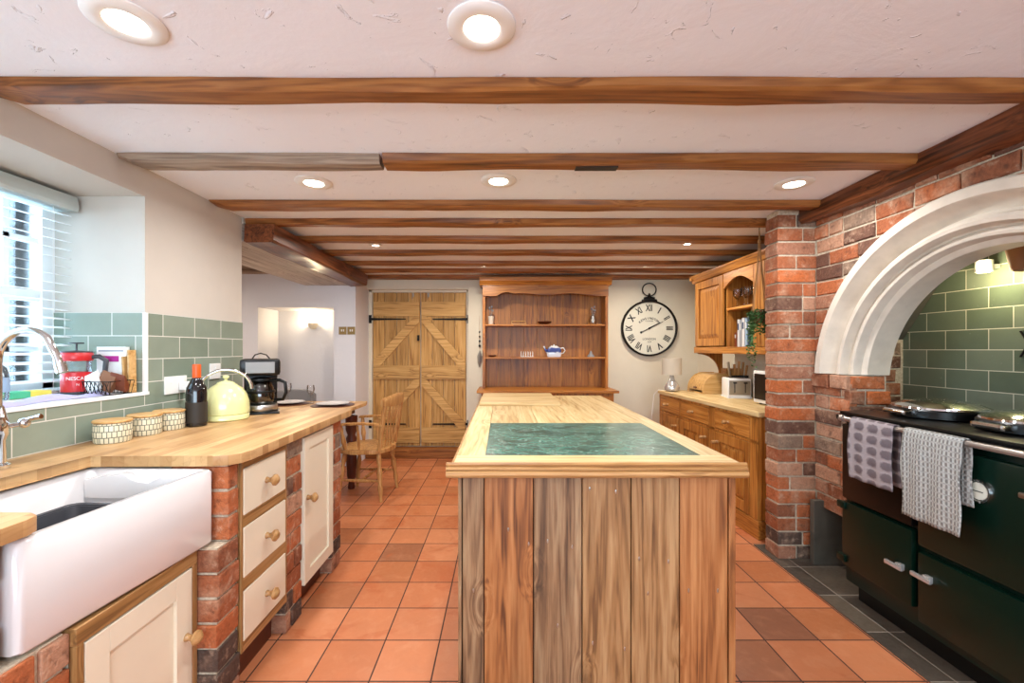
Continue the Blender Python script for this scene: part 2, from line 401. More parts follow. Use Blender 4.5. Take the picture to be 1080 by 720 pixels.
# mosaic ceramic pots
_m = N('mosaic_glaze'); v_ = _m.coord('Generated')
def _cyl(m):
    s = m.n('ShaderNodeSeparateXYZ'); m.l(m.coord('Object'), s.inputs[0])
    at = m.math('ARCTAN2', s.outputs[0], s.outputs[1]); cb = m.n('ShaderNodeCombineXYZ'); m.l(m.math('MULTIPLY', at, .065), cb.inputs[0]); m.l(s.outputs[2], cb.inputs[1]); return cb.outputs[0]
bt = _m.n('ShaderNodeTexBrick'); bt.offset = .4; bt.inputs['Scale'].default_value = 1; bt.inputs['Brick Width'].default_value = .016; bt.inputs['Row Height'].default_value = .024
bt.inputs['Mortar Size'].default_value = .0016; bt.inputs['Color1'].default_value = srgb('#e8e2c8'); bt.inputs['Color2'].default_value = srgb('#d9d1b4'); bt.inputs['Mortar'].default_value = srgb('#5b614f')
_m.l(_cyl(_m), bt.inputs['Vector']); M['mosaic'] = _m.fin(bt.outputs['Color'], .35)

# ------------------------------------------------------------------ room shell
CZ = 2.165
b = B(); b.box(-4.3, 2.7, -2.3, 5.6, -.1, 0); struct(b.build('floor', M['floor']))
b = B(); b.box(1.665, 2.6, .2, 2.9, .0, .006); struct(b.build('trim_1', M['slate']), 'slate tiled hearth strip in front of the range')
b = B(); b.box(-4.3, 2.7, -2.3, 5.6, CZ, CZ+.1); struct(b.build('ceiling', M['ceil']))
WX = -1.71; WY0, WY1, WZ0, WZ1 = .62, 2.09, 1.087, 2.03
b = B()
b.box(-2.25, WX, -2.2, 2.866, 0, WZ0); b.box(-2.25, WX, -2.2, 2.866, WZ1, CZ)
b.box(-2.25, WX, -2.2, WY0, WZ0, WZ1); b.box(-2.25, WX, WY1, 2.866, WZ0, WZ1)
struct(b.build('wall_left', M['beige']))
b = B(); b.box(-4.3, -4.2, 2.7, 5.5, 0, CZ); struct(b.build('wall_dining', M['plaster']))
b = B(); b.box(-4.2, -2.25, 2.75, 2.866, 0, CZ); struct(b.build('wall_partition', M['plaster']))
# far-left wall with alcove
b = B(); b.box(-4.2, -2.72, 4.86, 5.3, 0, CZ); b.box(-2.72, -1.877, 4.86, 5.3, 1.764, CZ); b.box(-1.877, -1.634, 4.86, 5.5, 0, CZ); b.box(-4.2,-1.877,5.3,5.4,0,CZ)
struct(b.build('wall_alcove', M['plaster']))
b = B(); b.box(-1.634, -.415, 5.26, 5.5, 2.02, CZ); b.box(-.415, 2.6, 5.26, 5.5, 0, CZ); b.box(-1.7, -.4, 5.36, 5.5, 0, 2.05)
struct(b.build('wall_back', M['cream_wall']))
b = B(); b.box(2.35, 2.5, 2.84, 5.3, 0, CZ); struct(b.build('wall_recess', M['cream_wall']))
# wall behind the camera; the wide window in it is added for fill light
b = B(); b.box(-2.25, 2.7, -2.3, -2.2, 0, .8); b.box(-2.25, 2.7, -2.3, -2.2, 2.1, CZ); b.box(-2.25, -1.5, -2.3, -2.2, .8, 2.1); b.box(1.7, 2.7, -2.3, -2.2, .8, 2.1)
struct(b.build('wall_front', M['plaster']))
wn = sempty('added_window', (0, -2.25, 0))
b = B()
for x in (-1.5,-.72,.06,.88,1.66): b.box(x, x+.04, -.02, .02, .8, 2.1)
b.box(-1.5,1.7,-.02,.02,.8,.85); b.box(-1.5,1.7,-.02,.02,2.05,2.1); b.build('window_frame', M['whitegloss'], wn)
# boarded bulkhead + beam
b = B()
for i in range(5):
    x0 = -1.705 - .098*i; b.box(x0-.096, x0, 2.868, 4.858, 2.006, 2.018, .001)
b.box(-2.2, -1.70, 2.868, 4.858, 2.122, CZ-.002); b.box(-2.2, -1.71, 2.868, 4.858, 2.018, CZ-.002)
struct(b.build('trim_2', M['whiteboard']), 'pale limewashed boarding under the boxed-in bulkhead')
def wobble(b, x0, x1, y0, y1, z0, z1, axis='x', n=26, j=.006, ch=.012, end=0):
    L0, L1 = (x0, x1) if axis == 'x' else (y0, y1)
    A0, A1 = (y0, y1) if axis == 'x' else (x0, x1)
    loops = []; ph = R.random()*9
    for i in range(n+1):
        t = L0 + (L1-L0)*i/n
        q = lambda k: j*(math.sin(t*3.1+ph+k)+.6*math.sin(t*7.7+ph*2+k*2.3)) + R.uniform(-j,j)*.35
        zb = z0 + (max(0, end - abs(t-L0))*.5 if end else 0)
        c = [(A0+q(0), z1), (A0+q(1), zb+ch+q(2)*.5), (A0+ch+q(1), zb+q(3)), (A1-ch+q(4), zb+q(5)), (A1+q(4), zb+ch+q(6)*.5), (A1+q(7), z1)]
        loops.append([(t, a, z) if axis == 'x' else (a, t, z) for a, z in c])
    b.loft(loops); return b
bl = ['nearest camera, wide and running the full room width', None, 'third back from camera, starting at the left wall corner', 'fourth back, level with the end of the left wall',
      'fifth back, between the spotlights and the brick pier', 'sixth back, just before the small ceiling spotlights', 'seventh back, two before the clock wall', 'eighth back, next to last before the clock wall', 'last one, hard against the clock wall']
beams = [(1.389,1.482,-1.70,1.86),(1.926,2.02,None,None),(2.53,2.62,-1.70,1.86),(2.885,2.975,-1.70,1.90),(3.33,3.43,-1.66,2.345),(3.80,3.89,-1.66,2.345),(4.27,4.36,-1.66,2.345),(4.68,4.76,-1.66,2.345),(5.08,5.20,-1.66,2.345)]
for i, (y0, y1, x0, x1) in enumerate(beams):
    if x0 is None: continue
    b = wobble(B(), x0, x1, y0, y1, 2.125, CZ-.001, 'x', 40, .003, .01, .05 if i in (0,2) else 0)
    tag(b.build('ceiling_beam', M['beam'], smooth=30), 'brown stained ceiling beam, ' + bl[i], 'beam', 'brown cross beams on the ceiling')
b = wobble(B(), -1.70, -.545, 1.926, 2.02, 2.122, CZ-.001, 'x', 18, .004, .012, .05)
tag(b.build('ceiling_beam', M['beam_grey'], smooth=30), 'short greyish weathered length of ceiling beam ending in a notch', 'beam', 'cross beams on the ceiling')
g = thing('ceiling_beam', 'brown length of second ceiling beam with an empty dark mortise slot', 'beam', (0,0,0), 0, 'cross beams on the ceiling')
wobble(B(), -.53, 1.86, 1.926, 2.02, 2.122, CZ-.001, 'x', 30, .003, .01).build('timber', M['beam'], g, smooth=30)
B().box(.33, .52, 1.96, 2.005, 2.1165, 2.121).build('mortise_slot', M['blackm'], g)
b = wobble(B(), -1.70, -1.5, 2.87, 4.855, 2.0, 2.121, 'y', 22, .005, .014)
tag(b.build('main_beam', M['beam_y'], smooth=30), 'heavy brown beam running away beside the limewashed boarding', 'beam')
b = wobble(B(), 1.83, 1.975, -2.1, 2.86, 2.075, CZ-.002, 'y', 50, .008, .022)
tag(b.build('main_beam', M['beam_y'], smooth=30), 'dark brown timber beam running along the top of the arched brick wall', 'beam')
for k, (y0, y1) in enumerate(((3.95,4.03),(4.42,4.5))):
    b = wobble(B(), -4.15, -2.21, y0, y1, 2.07, CZ-.001, 'x', 12, .004, .01)
    tag(b.build('ceiling_beam', M['beam_grey'], smooth=30), ('grey dining side ceiling beam, the nearer of the two behind the wall corner', 'grey dining side ceiling beam, the farther one close to the alcove wall')[k], 'beam', 'grey beams over the dining side')

# tiled splashback (left)
b = B()
b.box(WX, WX+.009, -.5, 2.862, .9205, WZ0-.004); b.box(WX, WX+.009, WY1+.004, 2.862, WZ0-.004, 1.474)
struct(b.build('trim_3', M['metro']), 'sage green brick-shaped wall tiles behind the worktop')
b = B(); b.box(-2.14, WX-.001, WY1-.009, WY1, WZ0, 1.474); struct(b.build('trim_4', M['metro']), 'green tiles lining the side of the window recess')
b = B(); b.box(-2.2, WX, WY0, WY1, WZ0, WZ0+.008, .002); b.box(WX-.004, WX+.013, .3, WY1+.012, WZ0-.006, WZ0+.010, .002); b.box(WX-.003, WX+.012, WY1-.012, WY1+.006, WZ0, 1.474, .002)
struct(b.build('windowsill', M['whitegloss']), 'white window sill with rounded tile edging')
# garden seen through the slats
_m = N('pale_garden_wall'); v_ = _m.coord('Object'); M['garden'] = _m.fin(_m.ramp(_m.noise(v_, 5, 8, .7, 1), [(.3,'#8d9690'),(.5,'#c8cecd'),(.65,'#f0f3f5')]), .9)
b = B(); b.box(-5.2,-5.0,-4,7,-.3,3.2); struct(b.build('exterior_wall', M['garden']), 'pale rough garden wall outside the kitchen window')
b = B(); b.box(-5.0,-4.35,-4,7,-.35,-.3); b.box(-4.4,-2.26,-4,2.7,-.35,-.3); struct(b.build('exterior_path', M['garden']), 'pale path outside the kitchen window')
# window
wn = sempty('window_1', (-2.17, 0, 0))
b = B()
b.box(-.03,.03, WY0, WY0+.06, WZ0, WZ1); b.box(-.03,.03, WY1-.06, WY1, WZ0, WZ1); b.box(-.03,.03, WY0, WY1, WZ0, WZ0+.06); b.box(-.03,.03, WY0, WY1, WZ1-.05, WZ1)
b.box(-.02,.02, WY0, WY1, 1.52, 1.57)
for y in (.95, 1.33, 1.66, 1.90): b.box(-.012,.012, y-.012, y+.012, WZ0, WZ1)
for z in (1.3, 1.8): b.box(-.012,.012, WY0, WY1, z-.011, z+.011)
b.build('window_frame', M['whitegloss'], wn)
B().box(-.003,.003, WY0+.03, WY1-.03, WZ0+.03, WZ1-.03).build('window_pane', M['pane'], wn)
bl_ = thing('venetian_blind', 'white slatted blind lowered over the window behind the sink', 'blind', (-2.05, 0, 0))
b = B()
for i in range(21):
    z = 1.115 + i*.0405; b.prism([(-.024,z+.005),(0,z+.0005),(.024,z-.004),(.024,z-.0015),(0,z+.003),(-.024,z+.0075)], 'y', WY0+.02, 2.055)
b.build('slats', M['whitegloss'], bl_)
b = B()
for y in (.8, 1.25, 1.7, 1.97):
    b = B(); b.box(.024,.0255, y, y+.0015, 1.11, 1.95); b.box(-.0255,-.024, y, y+.0015, 1.11, 1.95)
    b.build('ladder_cord', M['white'], bl_)
B().box(-.025,.025, WY0+.02, 2.055, 1.099, 1.108, .002).build('bottom_rail', M['whitegloss'], bl_)
B().prism([(-.05,1.945),(.05,1.945),(.056,1.96),(.05,2.012),(-.05,2.012)], 'y', WY0+.01, 2.06, .003).build('valance', M['valance'], bl_, smooth=True)

# ------------------------------------------------------------------ bricks
def brick(b, O, u, n, w, u0, u1, z0, z1, d):
    """one weathered brick; its outer face lies on plane O + n*front"""
    f = R.uniform(-.004, .006); c = .006
    def P(a, z, k): return O + u*a + n*k + w*z
    jj = lambda: R.uniform(-.0035, .0035)
    back = [P(u0,z0,-d),P(u1,z0,-d),P(u1,z1,-d),P(u0,z1,-d)]
    q = [(u0+jj(),z0+jj()),(u1+jj(),z0+jj()),(u1+jj(),z1+jj()),(u0+jj(),z1+jj())]
    mid = [P(a,z,f-c+jj()*.5) for a,z in q]
    cu, cz = (u0+u1)/2, (z0+z1)/2
    fr = [P(a+math.copysign(c,cu-a), z+math.copysign(c,cz-z), f+jj()*.6) for a,z in q]
    b.loft([back, mid, fr])
def clip_arch(b, v0):
    b.bm.verts.ensure_lookup_table()
    for v in list(b.bm.verts)[v0:]:
        dy, dz = v.co.y-1.80, v.co.z-1.095; r = math.hypot(dy, dz)
        if v.co.z <= 1.157:
            if abs(dy) < .63: v.co.y = 1.80+math.copysign(.63, dy)
        elif r < .815: v.co.y = 1.80+dy/r*.815; v.co.z = 1.095+dz/r*.815
def wall_bricks(b, O, u, n, W, z0, z1, L=.215, h=.088, mo=.011, d=.05, skip=None, quoin=False, minw=.04, clip=False):
    O, u, n = Vector(O), Vector(u), Vector(n); w = Vector((0,0,1))
    nr = max(1, round((z1-z0)/h)); hh = (z1-z0)/nr
    for r in range(nr):
        za, zb = z0+r*hh, z0+(r+1)*hh
        edges = []; a = -L*(.5 if r % 2 else 0) + R.uniform(-.015,.015)
        while a < W:
            l = L if R.random() > .16 else L*.5
            edges.append((max(a,0), min(a+l, W))); a += l
        for (a0,a1) in edges:
            if a1-a0 < minw: continue
            if skip and skip(a0,a1,za,zb): continue
            v0 = len(b.bm.verts); brick(b, O, u, n, w, a0+mo/2, a1-mo/2, za+mo/2, zb-mo/2, d)
            if clip: clip_arch(b, v0)
def solid_bricks(b, x0,x1,y0,y1,z0,z1,h=.088,mo=.011, axis='y', split=(.5,.33,.67)):
    """courses of whole bricks filling a small pier, joints alternate"""
    nr = max(1, round((z1-z0)/h)); hh = (z1-z0)/nr
    for r in range(nr):
        za, zb = z0+r*hh+mo/2, z0+(r+1)*hh-mo/2
        L = (y1-y0) if axis == 'y' else (x1-x0)
        cuts = [0, R.choice(split)*L, L] if (L > .13 and R.random() < .6) or L > .24 else [0, L]
        for c0, c1 in zip(cuts, cuts[1:]):
            j = lambda: R.uniform(-.004,.004)
            if axis == 'y': a = (x0+j(), x1+j(), y0+c0+(mo/2 if c0 else j()), y0+c1-(mo/2 if c1 < L else j()))
            else: a = (x0+c0+(mo/2 if c0 else j()), x0+c1-(mo/2 if c1 < L else j()), y0+j(), y1+j())
            b.box(*a, za, zb, .005)
def pier(name, label, boxes, axis, h=.088, group=None, inset=.009):
    t = thing(name, label, 'brick pier', (boxes[0][0], boxes[0][2], 0), 0, group)
    T = Matrix.Translation((-boxes[0][0], -boxes[0][2], 0))
    b = B(); b.M = T; mb = B(); mb.M = T
    for bx in boxes:
        solid_bricks(b, *bx, h=h, axis=axis)
        mb.box(bx[0]+inset, bx[1]-inset, bx[2]+inset, bx[3]-inset, bx[4]+.001, bx[5]-.001)
    b.build('bricks', M['brick'], t); mb.build('mortar', M['mortar'], t)
    return t
# right: pier in front of the sideboard recess
t = thing('brick_pier', 'tall rough red brick pier between the sideboard and the range arch', 'brick pier', (1.70, 2.70, 0))
b = B(); b.M = Matrix.Translation((-1.70,-2.70,0)); solid_bricks(b, 1.70, 1.935, 2.70, 2.83, .0, 2.135, h=.0855, axis='x')
b.build('bricks', M['brick'], t)
b = B(); b.box(.008, .64, .008, .125, 0, 2.16); b.build('mortar', M['mortar'], t)

# right wall with the arched opening
CY, CZA, RO, RI = 1.80, 1.095, .87, .63
t = sempty('wall_right')
b = B()
def archskip(O_y):
    def f(a0, a1, z0, z1):
        far = 0
        if z1 < 1.2 and CY < O_y-a0 < CY+.69: return True
        if z1 < 1.16 and max(abs(O_y-a0-CY), abs(O_y-a1-CY)) < .64: return True
        for a in (a0, a1):
            y = O_y - a
            for z in (z0, z1): far = max(far, math.hypot(y-CY, z-CZA))
        if z1 >= 1.16 and far < .83: return True
        return z1 < .385 and 2.43 < O_y-a0 < 2.8
    return f
wall_bricks(b, (1.93, 2.705, 0), (0,-1,0), (-1,0,0), 4.8, 0, CZ-.03, skip=archskip(2.705), d=.04, h=.0858, clip=True)
wall_bricks(b, (1.925, 2.43, 0), (1,0,0), (0,-1,0), .24, .39, 1.155, L=.2, d=.04, h=.0858)
wall_bricks(b, (2.12, 2.80, 0), (1,0,0), (0,-1,0), .44, .39, 1.78, L=.2, d=.04, h=.0858)
for y_, l_ in ((2.70,.135),(2.56,.13)): brick(b, Vector((1.912,y_,0)), Vector((0,-1,0)), Vector((-1,0,0)), Vector((0,0,1)), 0, l_-.008, 1.072, 1.150, .03)
b.build('bricks', M['brick'], t)
b = B()
def arc_z(y):
    d = abs(y-CY); return CZA + math.sqrt(max(.82**2-d*d, 0)) if d < .82 else CZA
b.box(1.94, 2.14, -2.2, CY-.82, 0, CZ); b.box(1.94, 2.14, CY+.82, 2.70, .39, CZ); b.box(1.94,2.14, CY+.64, CY+.82, .39, 1.15); b.box(1.94,2.14, CY-.82, CY-.64, 0, 1.15)
n = 28
for i in range(n):
    ya, yb = CY-.82+1.64*i/n, CY-.82+1.64*(i+1)/n
    za, zb = max(arc_z(ya),1.155), max(arc_z(yb),1.155)
    b.loft([[(1.94,ya,za),(1.94,yb,zb),(1.94,yb,CZ),(1.94,ya,CZ)], [(2.14,ya,za),(2.14,yb,zb),(2.14,yb,CZ),(2.14,ya,CZ)]])
b.box(2.13, 2.6, 2.808, 2.84, 0, CZ); b.box(2.13, 2.6, .6, .7, 0, CZ)
b.box(2.6, 2.7, -2.2, 2.84, 0, CZ); b.box(2.13,2.6,.7,2.8,1.97,CZ)
b.build('mortar', M['mortar'], t)
b = B(); b.box(2.572, 2.60, .7, 2.81, .9, 1.97); struct(b.build('trim_5', M['metro_dark']), 'glossy green wall tiles behind the range')
b = B(); b.prism([(2.806,1.36),(2.806,1.97),(2.40,1.97),(2.44,1.86)], 'x', 2.145, 2.57, .002); b.box(2.145, 2.57, .8, 2.42, 1.93, 1.96)
struct(b.build('trim_6', M['slateslab']), 'sloping throat of the chimney recess')
# stone arch
prof = [(RO,1.95),(RO,1.905),(.862,1.897),(.822,1.897),(.815,1.905),(.805,1.935),(.785,1.962),(.762,1.972),(.748,1.962),(.742,1.940),(.728,1.930),(.712,1.932),(.706,1.945),(.703,1.975),(.695,1.982),(.688,1.972),(.676,1.966),(.664,1.970),(.658,1.985),(.655,2.012),(.640,2.016),(RI,2.024),(RI,2.15),(RO-.02,2.15)]
b = B(); loops = []
for i in range(65):
    lp = []
    for r, x in prof:
        a0 = math.asin(.06/r); a = a0 + (PI-2*a0)*i/64
        lp.append((x-1.9, r*math.cos(a), CZA-1.155 + r*math.sin(a)))
    loops.append(lp)
b.loft(loops)
o = b.build('stone_arch', M['stone'], loc=(1.9, CY, 1.155), smooth=35); tag(o, 'pale carved stone arch with stepped mouldings over the range recess', 'arch')
o = B().box(0,.5,0,.035,0,.385,.003).build('slate_slab', M['slateslab'], loc=(1.867,2.62,.006)); tag(o, 'upright dark slate slab between brick pier and range', 'slab')

# ------------------------------------------------------------------ left counter
WT = .92
b = B()
poly = [(WX+.009,-.6),(WX+.009,2.84),(-1.02,2.84),(-.965,2.80),(-.945,2.72),(-.945,1.645),(-.955,1.60),(-.985,1.568),(-1.03,1.554),(-1.465,1.554),(-1.50,1.02),(-1.10,1.02),(-1.07,1.005),(-1.06,.975),(-1.06,-.6)]
b.prism(poly, 'z', 0, .038, .004)
o = b.build('worktop', M['block'], loc=(0,0,.882), smooth=30); tag(o, 'long solid wood block worktop along the left wall', 'worktop')
# cut-back edge behind sink handled by the polygon
# sink
s = thing('belfast_sink', 'large white ceramic farmhouse sink with deep front', 'sink', (-1.062, 1.262, .61), rad(-4.3))
def rr(x0,x1,y0,y1,r,z,seg=5):
    pts = []
    for cx, cy, a in ((x1-r,y1-r,0),(x0+r,y1-r,90),(x0+r,y0+r,180),(x1-r,y0+r,270)):
        for k in range(seg+1):
            t = rad(a+90*k/seg); pts.append((cx+r*math.cos(t), cy+r*math.sin(t), z))
    return pts
b = B()
X0, X1, Y0, Y1, H = -.46, 0.012, -.30, .30, .263
b.loft([rr(X0+.012,X1-.012,Y0+.012,Y1-.012,.02,0), rr(X0,X1,Y0,Y1,.022,.012), rr(X0,X1,Y0,Y1,.022,H-.008), rr(X0+.006,X1-.006,Y0+.006,Y1-.006,.02,H),
        rr(X0+.026,X1-.026,Y0+.026,Y1-.026,.03,H), rr(X0+.032,X1-.032,Y0+.032,Y1-.032,.03,H-.008), rr(X0+.036,X1-.036,Y0+.036,Y1-.036,.035,.05), rr(X0+.06,X1-.06,Y0+.06,Y1-.06,.035,.03)])
b.build('basin', M['ceramic'], s, smooth=50)
b = B()
pf = [(-.42,.17),(-.42,.235),(-.36,.245),(-.30,.25),(-.285,.258),(-.265,.255),(-.25,.235),(-.22,.225),(-.18,.222),(-.16,.232),(-.14,.25),(-.11,.258),(-.04,.258),(-.04,.17)]
b.prism(pf, 'y', .235, .262, .004); b.build('overflow_weir', M['ceramic'], s, smooth=40)
B().lathe([(.0,0),(.03,0),(.033,.004),(.02,.006),(.0,.003)], (-.22,0,.031), 20).build('drain', M['steel'], s, smooth=True)
o = thing('washing_up_bowl', 'dark grey plastic washing-up bowl standing inside the sink', 'bowl', (-1.28, 1.235, .642), rad(-4.3))
B().loft([rr(-.12,.12,-.165,.165,.03,0), rr(-.14,.14,-.19,.19,.035,.15), rr(-.15,.15,-.2,.2,.035,.152), rr(-.15,.15,-.2,.2,.035,.146), rr(-.134,.134,-.184,.184,.03,.146), rr(-.112,.112,-.158,.158,.03,.008)]).build('bowl', M['dark'], o, smooth=40)
# tap
t = thing('kitchen_tap', 'chrome swan-neck mixer tap curving over the sink', 'tap', (-1.60, 1.385, WT))
t.location.z = .92
b = B(); b.lathe([(.03,0),(.03,.012),(.02,.02),(.018,.09),(.026,.11),(.026,.15),(.02,.17),(.014,.2)], (0,0,0), 20); b.build('body', M['chrome'], t, smooth=True)
pts = [(0,0,.17),(0,0,.30)] + [(.095-.095*math.cos(rad(a)), 0, .34+.10*math.sin(rad(a))) for a in range(0,140,10)]
pts += [(.188,0,.355),(.200,0,.318)]
b = B(); b.tube(pts, .011, 12); b.tube([(.197,0,.336),(.206,0,.305)], .0155, 14); b.build('spout', M['chrome'], t, smooth=50)
for k in (-1,1):
    b = B(); b.tube([(0,.0,.13),(0.02,k*.05,.135)], .008, 10); b.ball((.024,k*.055,.137), .017); b.tube([(.024,k*.055,.145),(.075,k*.06,.158)], [.006,.0085], 10); b.build('lever', M['chrome'], t, smooth=50)

# cabinets facing +X : local x -> world +Y, local -y -> world +X
def knobs(parent, x, z, y=0, r=.023):
    b = B(); b.lathe([(0.001,-.052),(.012,-.05),(r,-.040),(r,-.032),(.012,-.022),(.009,-.012),(.012,-.006),(.013,0)], (x,y,z), 18, 'y')
    return b.build('knob', M['knob'], parent, smooth=True)
def shaker(parent, x0, x1, z0, z1, y=0, th=.02, st=.055, mat=None, name='door'):
    b = B(); mat = mat or M['cream']
    b.box(x0,x0+st,y-th,y,z0,z1,.0015); b.box(x1-st,x1,y-th,y,z0,z1,.0015); b.box(x0+st,x1-st,y-th,y,z1-st,z1,.0015); b.box(x0+st,x1-st,y-th,y,z0,z0+st,.0015)
    b.box(x0+st-.004,x1-st+.004,y-th+.011,y-.001,z0+st-.004,z1-st+.004)
    return b.build(name, mat, parent)
# under-sink
u = thing('sink_cupboard', 'cream cupboard with one knob below the white sink', 'cupboard', (-1.075, 1.08, 0), PI/2)
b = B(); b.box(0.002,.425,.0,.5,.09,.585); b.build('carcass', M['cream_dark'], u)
for q in ((0.0,.428,-.022,.03,.5635,.607),(.0205,.4055,-.022,-.001,.07,.10)): B().box(*q,.002).build('face_rail', M['frame_x'], u)
for q in ((.406,.428),(0,.020)): B().box(*q,-.022,-.001,.07,.563,.002).build('face_stile', M['frame_z'], u)
d = shaker(u, .023, .403, .105, .558, -.002, .02, .07); knobs(d, .375, .34, -.022)
b = B(); b.box(.02,.41,.03,.05,0,.09); b.build('plinth', M['mahog'], u)
# drawers
u = thing('drawer_unit', 'cream three-drawer unit with round wooden knobs between brick piers', 'drawers', (-.998, 1.640, 0), PI/2)
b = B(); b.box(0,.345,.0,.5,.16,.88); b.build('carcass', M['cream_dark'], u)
for q in ((0,.012),(.333,.345)): B().box(*q,-.018,-.001,.155,.88,.001).build('face_stile', M['frame_z'], u)
for z0, z1 in ((.848,.88),(.625,.668),(.384,.432),(.155,.192)): B().box(.012,.333,-.018,-.001,z0,z1,.001).build('face_rail', M['frame_x'], u)
for z0, z1 in ((.67,.846),(.434,.623),(.194,.382)):
    b = B(); b.box(.014,.331,-.02,-.001,z0,z1,.003); d = b.build('drawer', M['cream'], u)
    knobs(d, .172, (z0+z1)/2, -.02)
B().box(.01,.34,.05,.07,0,.155).build('plinth', M['mahog'], u)
# tall cupboard
u = thing('base_cupboard', 'narrow cream cupboard with one wooden knob at counter end', 'cupboard', (-.998, 2.148, 0), PI/2)
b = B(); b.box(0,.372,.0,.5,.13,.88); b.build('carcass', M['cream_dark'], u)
d = shaker(u, .004, .366, .135, .862, -.002, .022, .06); knobs(d, .035, .56, -.024)
B().box(.01,.36,.05,.07,0,.13).build('plinth', M['mahog'], u)
pier('brick_pier', 'short red brick pier beside the sink under the worktop corner', [(-1.2,-.985,1.512,1.635,0,.606),(-1.2,-.985,1.572,1.635,.606,.881)], 'y', group='brick piers under the left worktop')
pier('brick_pier', 'short red brick pier between the drawers and the tall cream cupboard', [(-1.2,-.985,1.991,2.143,0,.881)], 'y', group='brick piers under the left worktop')
pier('brick_pier', 'short red brick pier at the far end of the worktop', [(-1.2,-.985,2.526,2.664,0,.881)], 'y', group='brick piers under the left worktop')
pier('brick_pier', 'red brick pier below the near left end of the sink', [(-1.3,-1.068,.86,1.078,0,.606),(-1.3,-1.09,.72,.945,.606,.881)], 'y', group='brick piers under the left worktop')
B_ = B(); wall_bricks(B_, (-1.095,-.55,0),(0,1,0),(1,0,0),1.28,0,.88,d=.05); t = thing('brick_support', 'red brick base wall under the nearest end of worktop', 'brick support'); B_.build('bricks', M['brick'], t)
b = B(); b.box(-1.2,-1.103,-.55,.73,0,.88); b.build('mortar', M['mortar'], t)

# ------------------------------------------------------------------ things on worktop
def lathe_obj(name, mat, parent, prof, seg=28, loc=(0,0,0)):
    return B().lathe(prof, loc, seg).build(name, mat, parent, smooth=45)
pots = [(-1.605,1.80,'nearest to the sink'),(-1.60,1.955,'the middle one of three'),(-1.59,2.085,'nearest the dark bottle')]
for x, y, l in pots:
    p = thing('mosaic_pot', 'squat cream mosaic pot with cork lid on worktop, ' + l, 'pot', (x,y,WT), 0, 'mosaic pots in a row on the worktop')
    lathe_obj('pot', M['mosaic'], p, [(.058,0),(.062,.006),(.063,.05),(.062,.078),(.058,.08)])
    lathe_obj('lid', M['bamboo'], p, [(.062,.0805),(.065,.083),(.065,.088),(.062,.091)])
t = thing('wine_bottle', 'dark glass bottle with orange foil cap on worktop', 'bottle', (-1.515,2.165,WT))
lathe_obj('bottle', M['bottleglass'], t, [(.038,0),(.045,.005),(.046,.06),(.046,.165),(.043,.19),(.028,.222),(.0175,.24),(.0165,.26),(.0165,.262)])
lathe_obj('cap', M['orange'], t, [(.018,.238),(.0185,.245),(.0185,.30),(.017,.305)])
B().lathe([(.0468,.02),(.0468,.12)], (0,0,0), 28, cap0=False, cap1=False).build('label', M['label'], t, smooth=True)
k = thing('kettle', 'pale yellow dome kettle with chrome handle on worktop', 'kettle', (-1.50,2.37,WT))
lathe_obj('body', M['kettle'], k, [(.105,.0),(.112,.006),(.112,.028),(.108,.032),(.113,.036),(.114,.06),(.111,.10),(.098,.14),(.078,.17),(.05,.19),(.045,.193)], 36)
lathe_obj('lid', M['kettle'], k, [(.046,.192),(.04,.2),(.02,.207),(.008,.209),(.007,.218),(.016,.226),(.014,.236),(.004,.239)])
b = B(); b.tube([(-.075,-.045,.135),(-.105,-.06,.165),(-.122,-.07,.19)], [.026,.018,.014], 12); b.build('spout', M['chrome'], k, smooth=50)
b = B(); b.tube([(.105*math.cos(rad(a)), .062*math.cos(rad(a)), .16+.108*math.sin(rad(a))) for a in range(0,181,12)], .0085, 10); b.build('handle', M['chrome'], k, smooth=50)
c = thing('coffee_maker', 'black and steel filter coffee machine beside the yellow kettle', 'coffee maker', (-1.45,2.62,WT), rad(28))
B().box(-.10,.10,-.10,.12,0,.012,.004).build('base', M['black'], c)
lathe_obj('hotplate', M['steel'], c, [(.088,.012),(.092,.016),(.092,.045),(.088,.05),(.07,.052)])
B().box(-.09,.09,.06,.13,.01,.24,.012).build('water_tank', M['black'], c, smooth=40)
B().box(-.105,.105,-.10,.13,.225,.322,.02).build('housing', M['black'], c, smooth=40)
B().box(-.075,.075,-.106,-.098,.24,.305,.002).build('control_panel', M['greysteel'], c)
cf = lathe_obj('carafe', M['smoke'], c, [(.06,.055),(.073,.07),(.076,.10),(.070,.15),(.055,.185),(.05,.19)])
B().lathe([(.056,.19),(.06,.194),(.058,.205),(.03,.212)], (0,0,0), 24).build('carafe_lid', M['black'], cf, smooth=True)
B().lathe([(.077,.118),(.079,.122),(.079,.13),(.077,.134)], (0,0,0), 24, cap0=False, cap1=False).build('band', M['black'], cf, smooth=True)
b = B(); b.tube([(.05,-.03,.19),(.10,-.05,.195),(.13,-.065,.18),(.135,-.068,.12),(.12,-.06,.08),(.075,-.035,.075)], .010, 10); b.build('carafe_handle', M['black'], cf, smooth=50)
b = B(); b.tube([(-.045,.01,.32),(-.03,.01,.345),(.0,.01,.355),(.03,.01,.345),(.05,.01,.32)], .004, 8); b.build('cable_loop', M['blackm'], c, smooth=50)
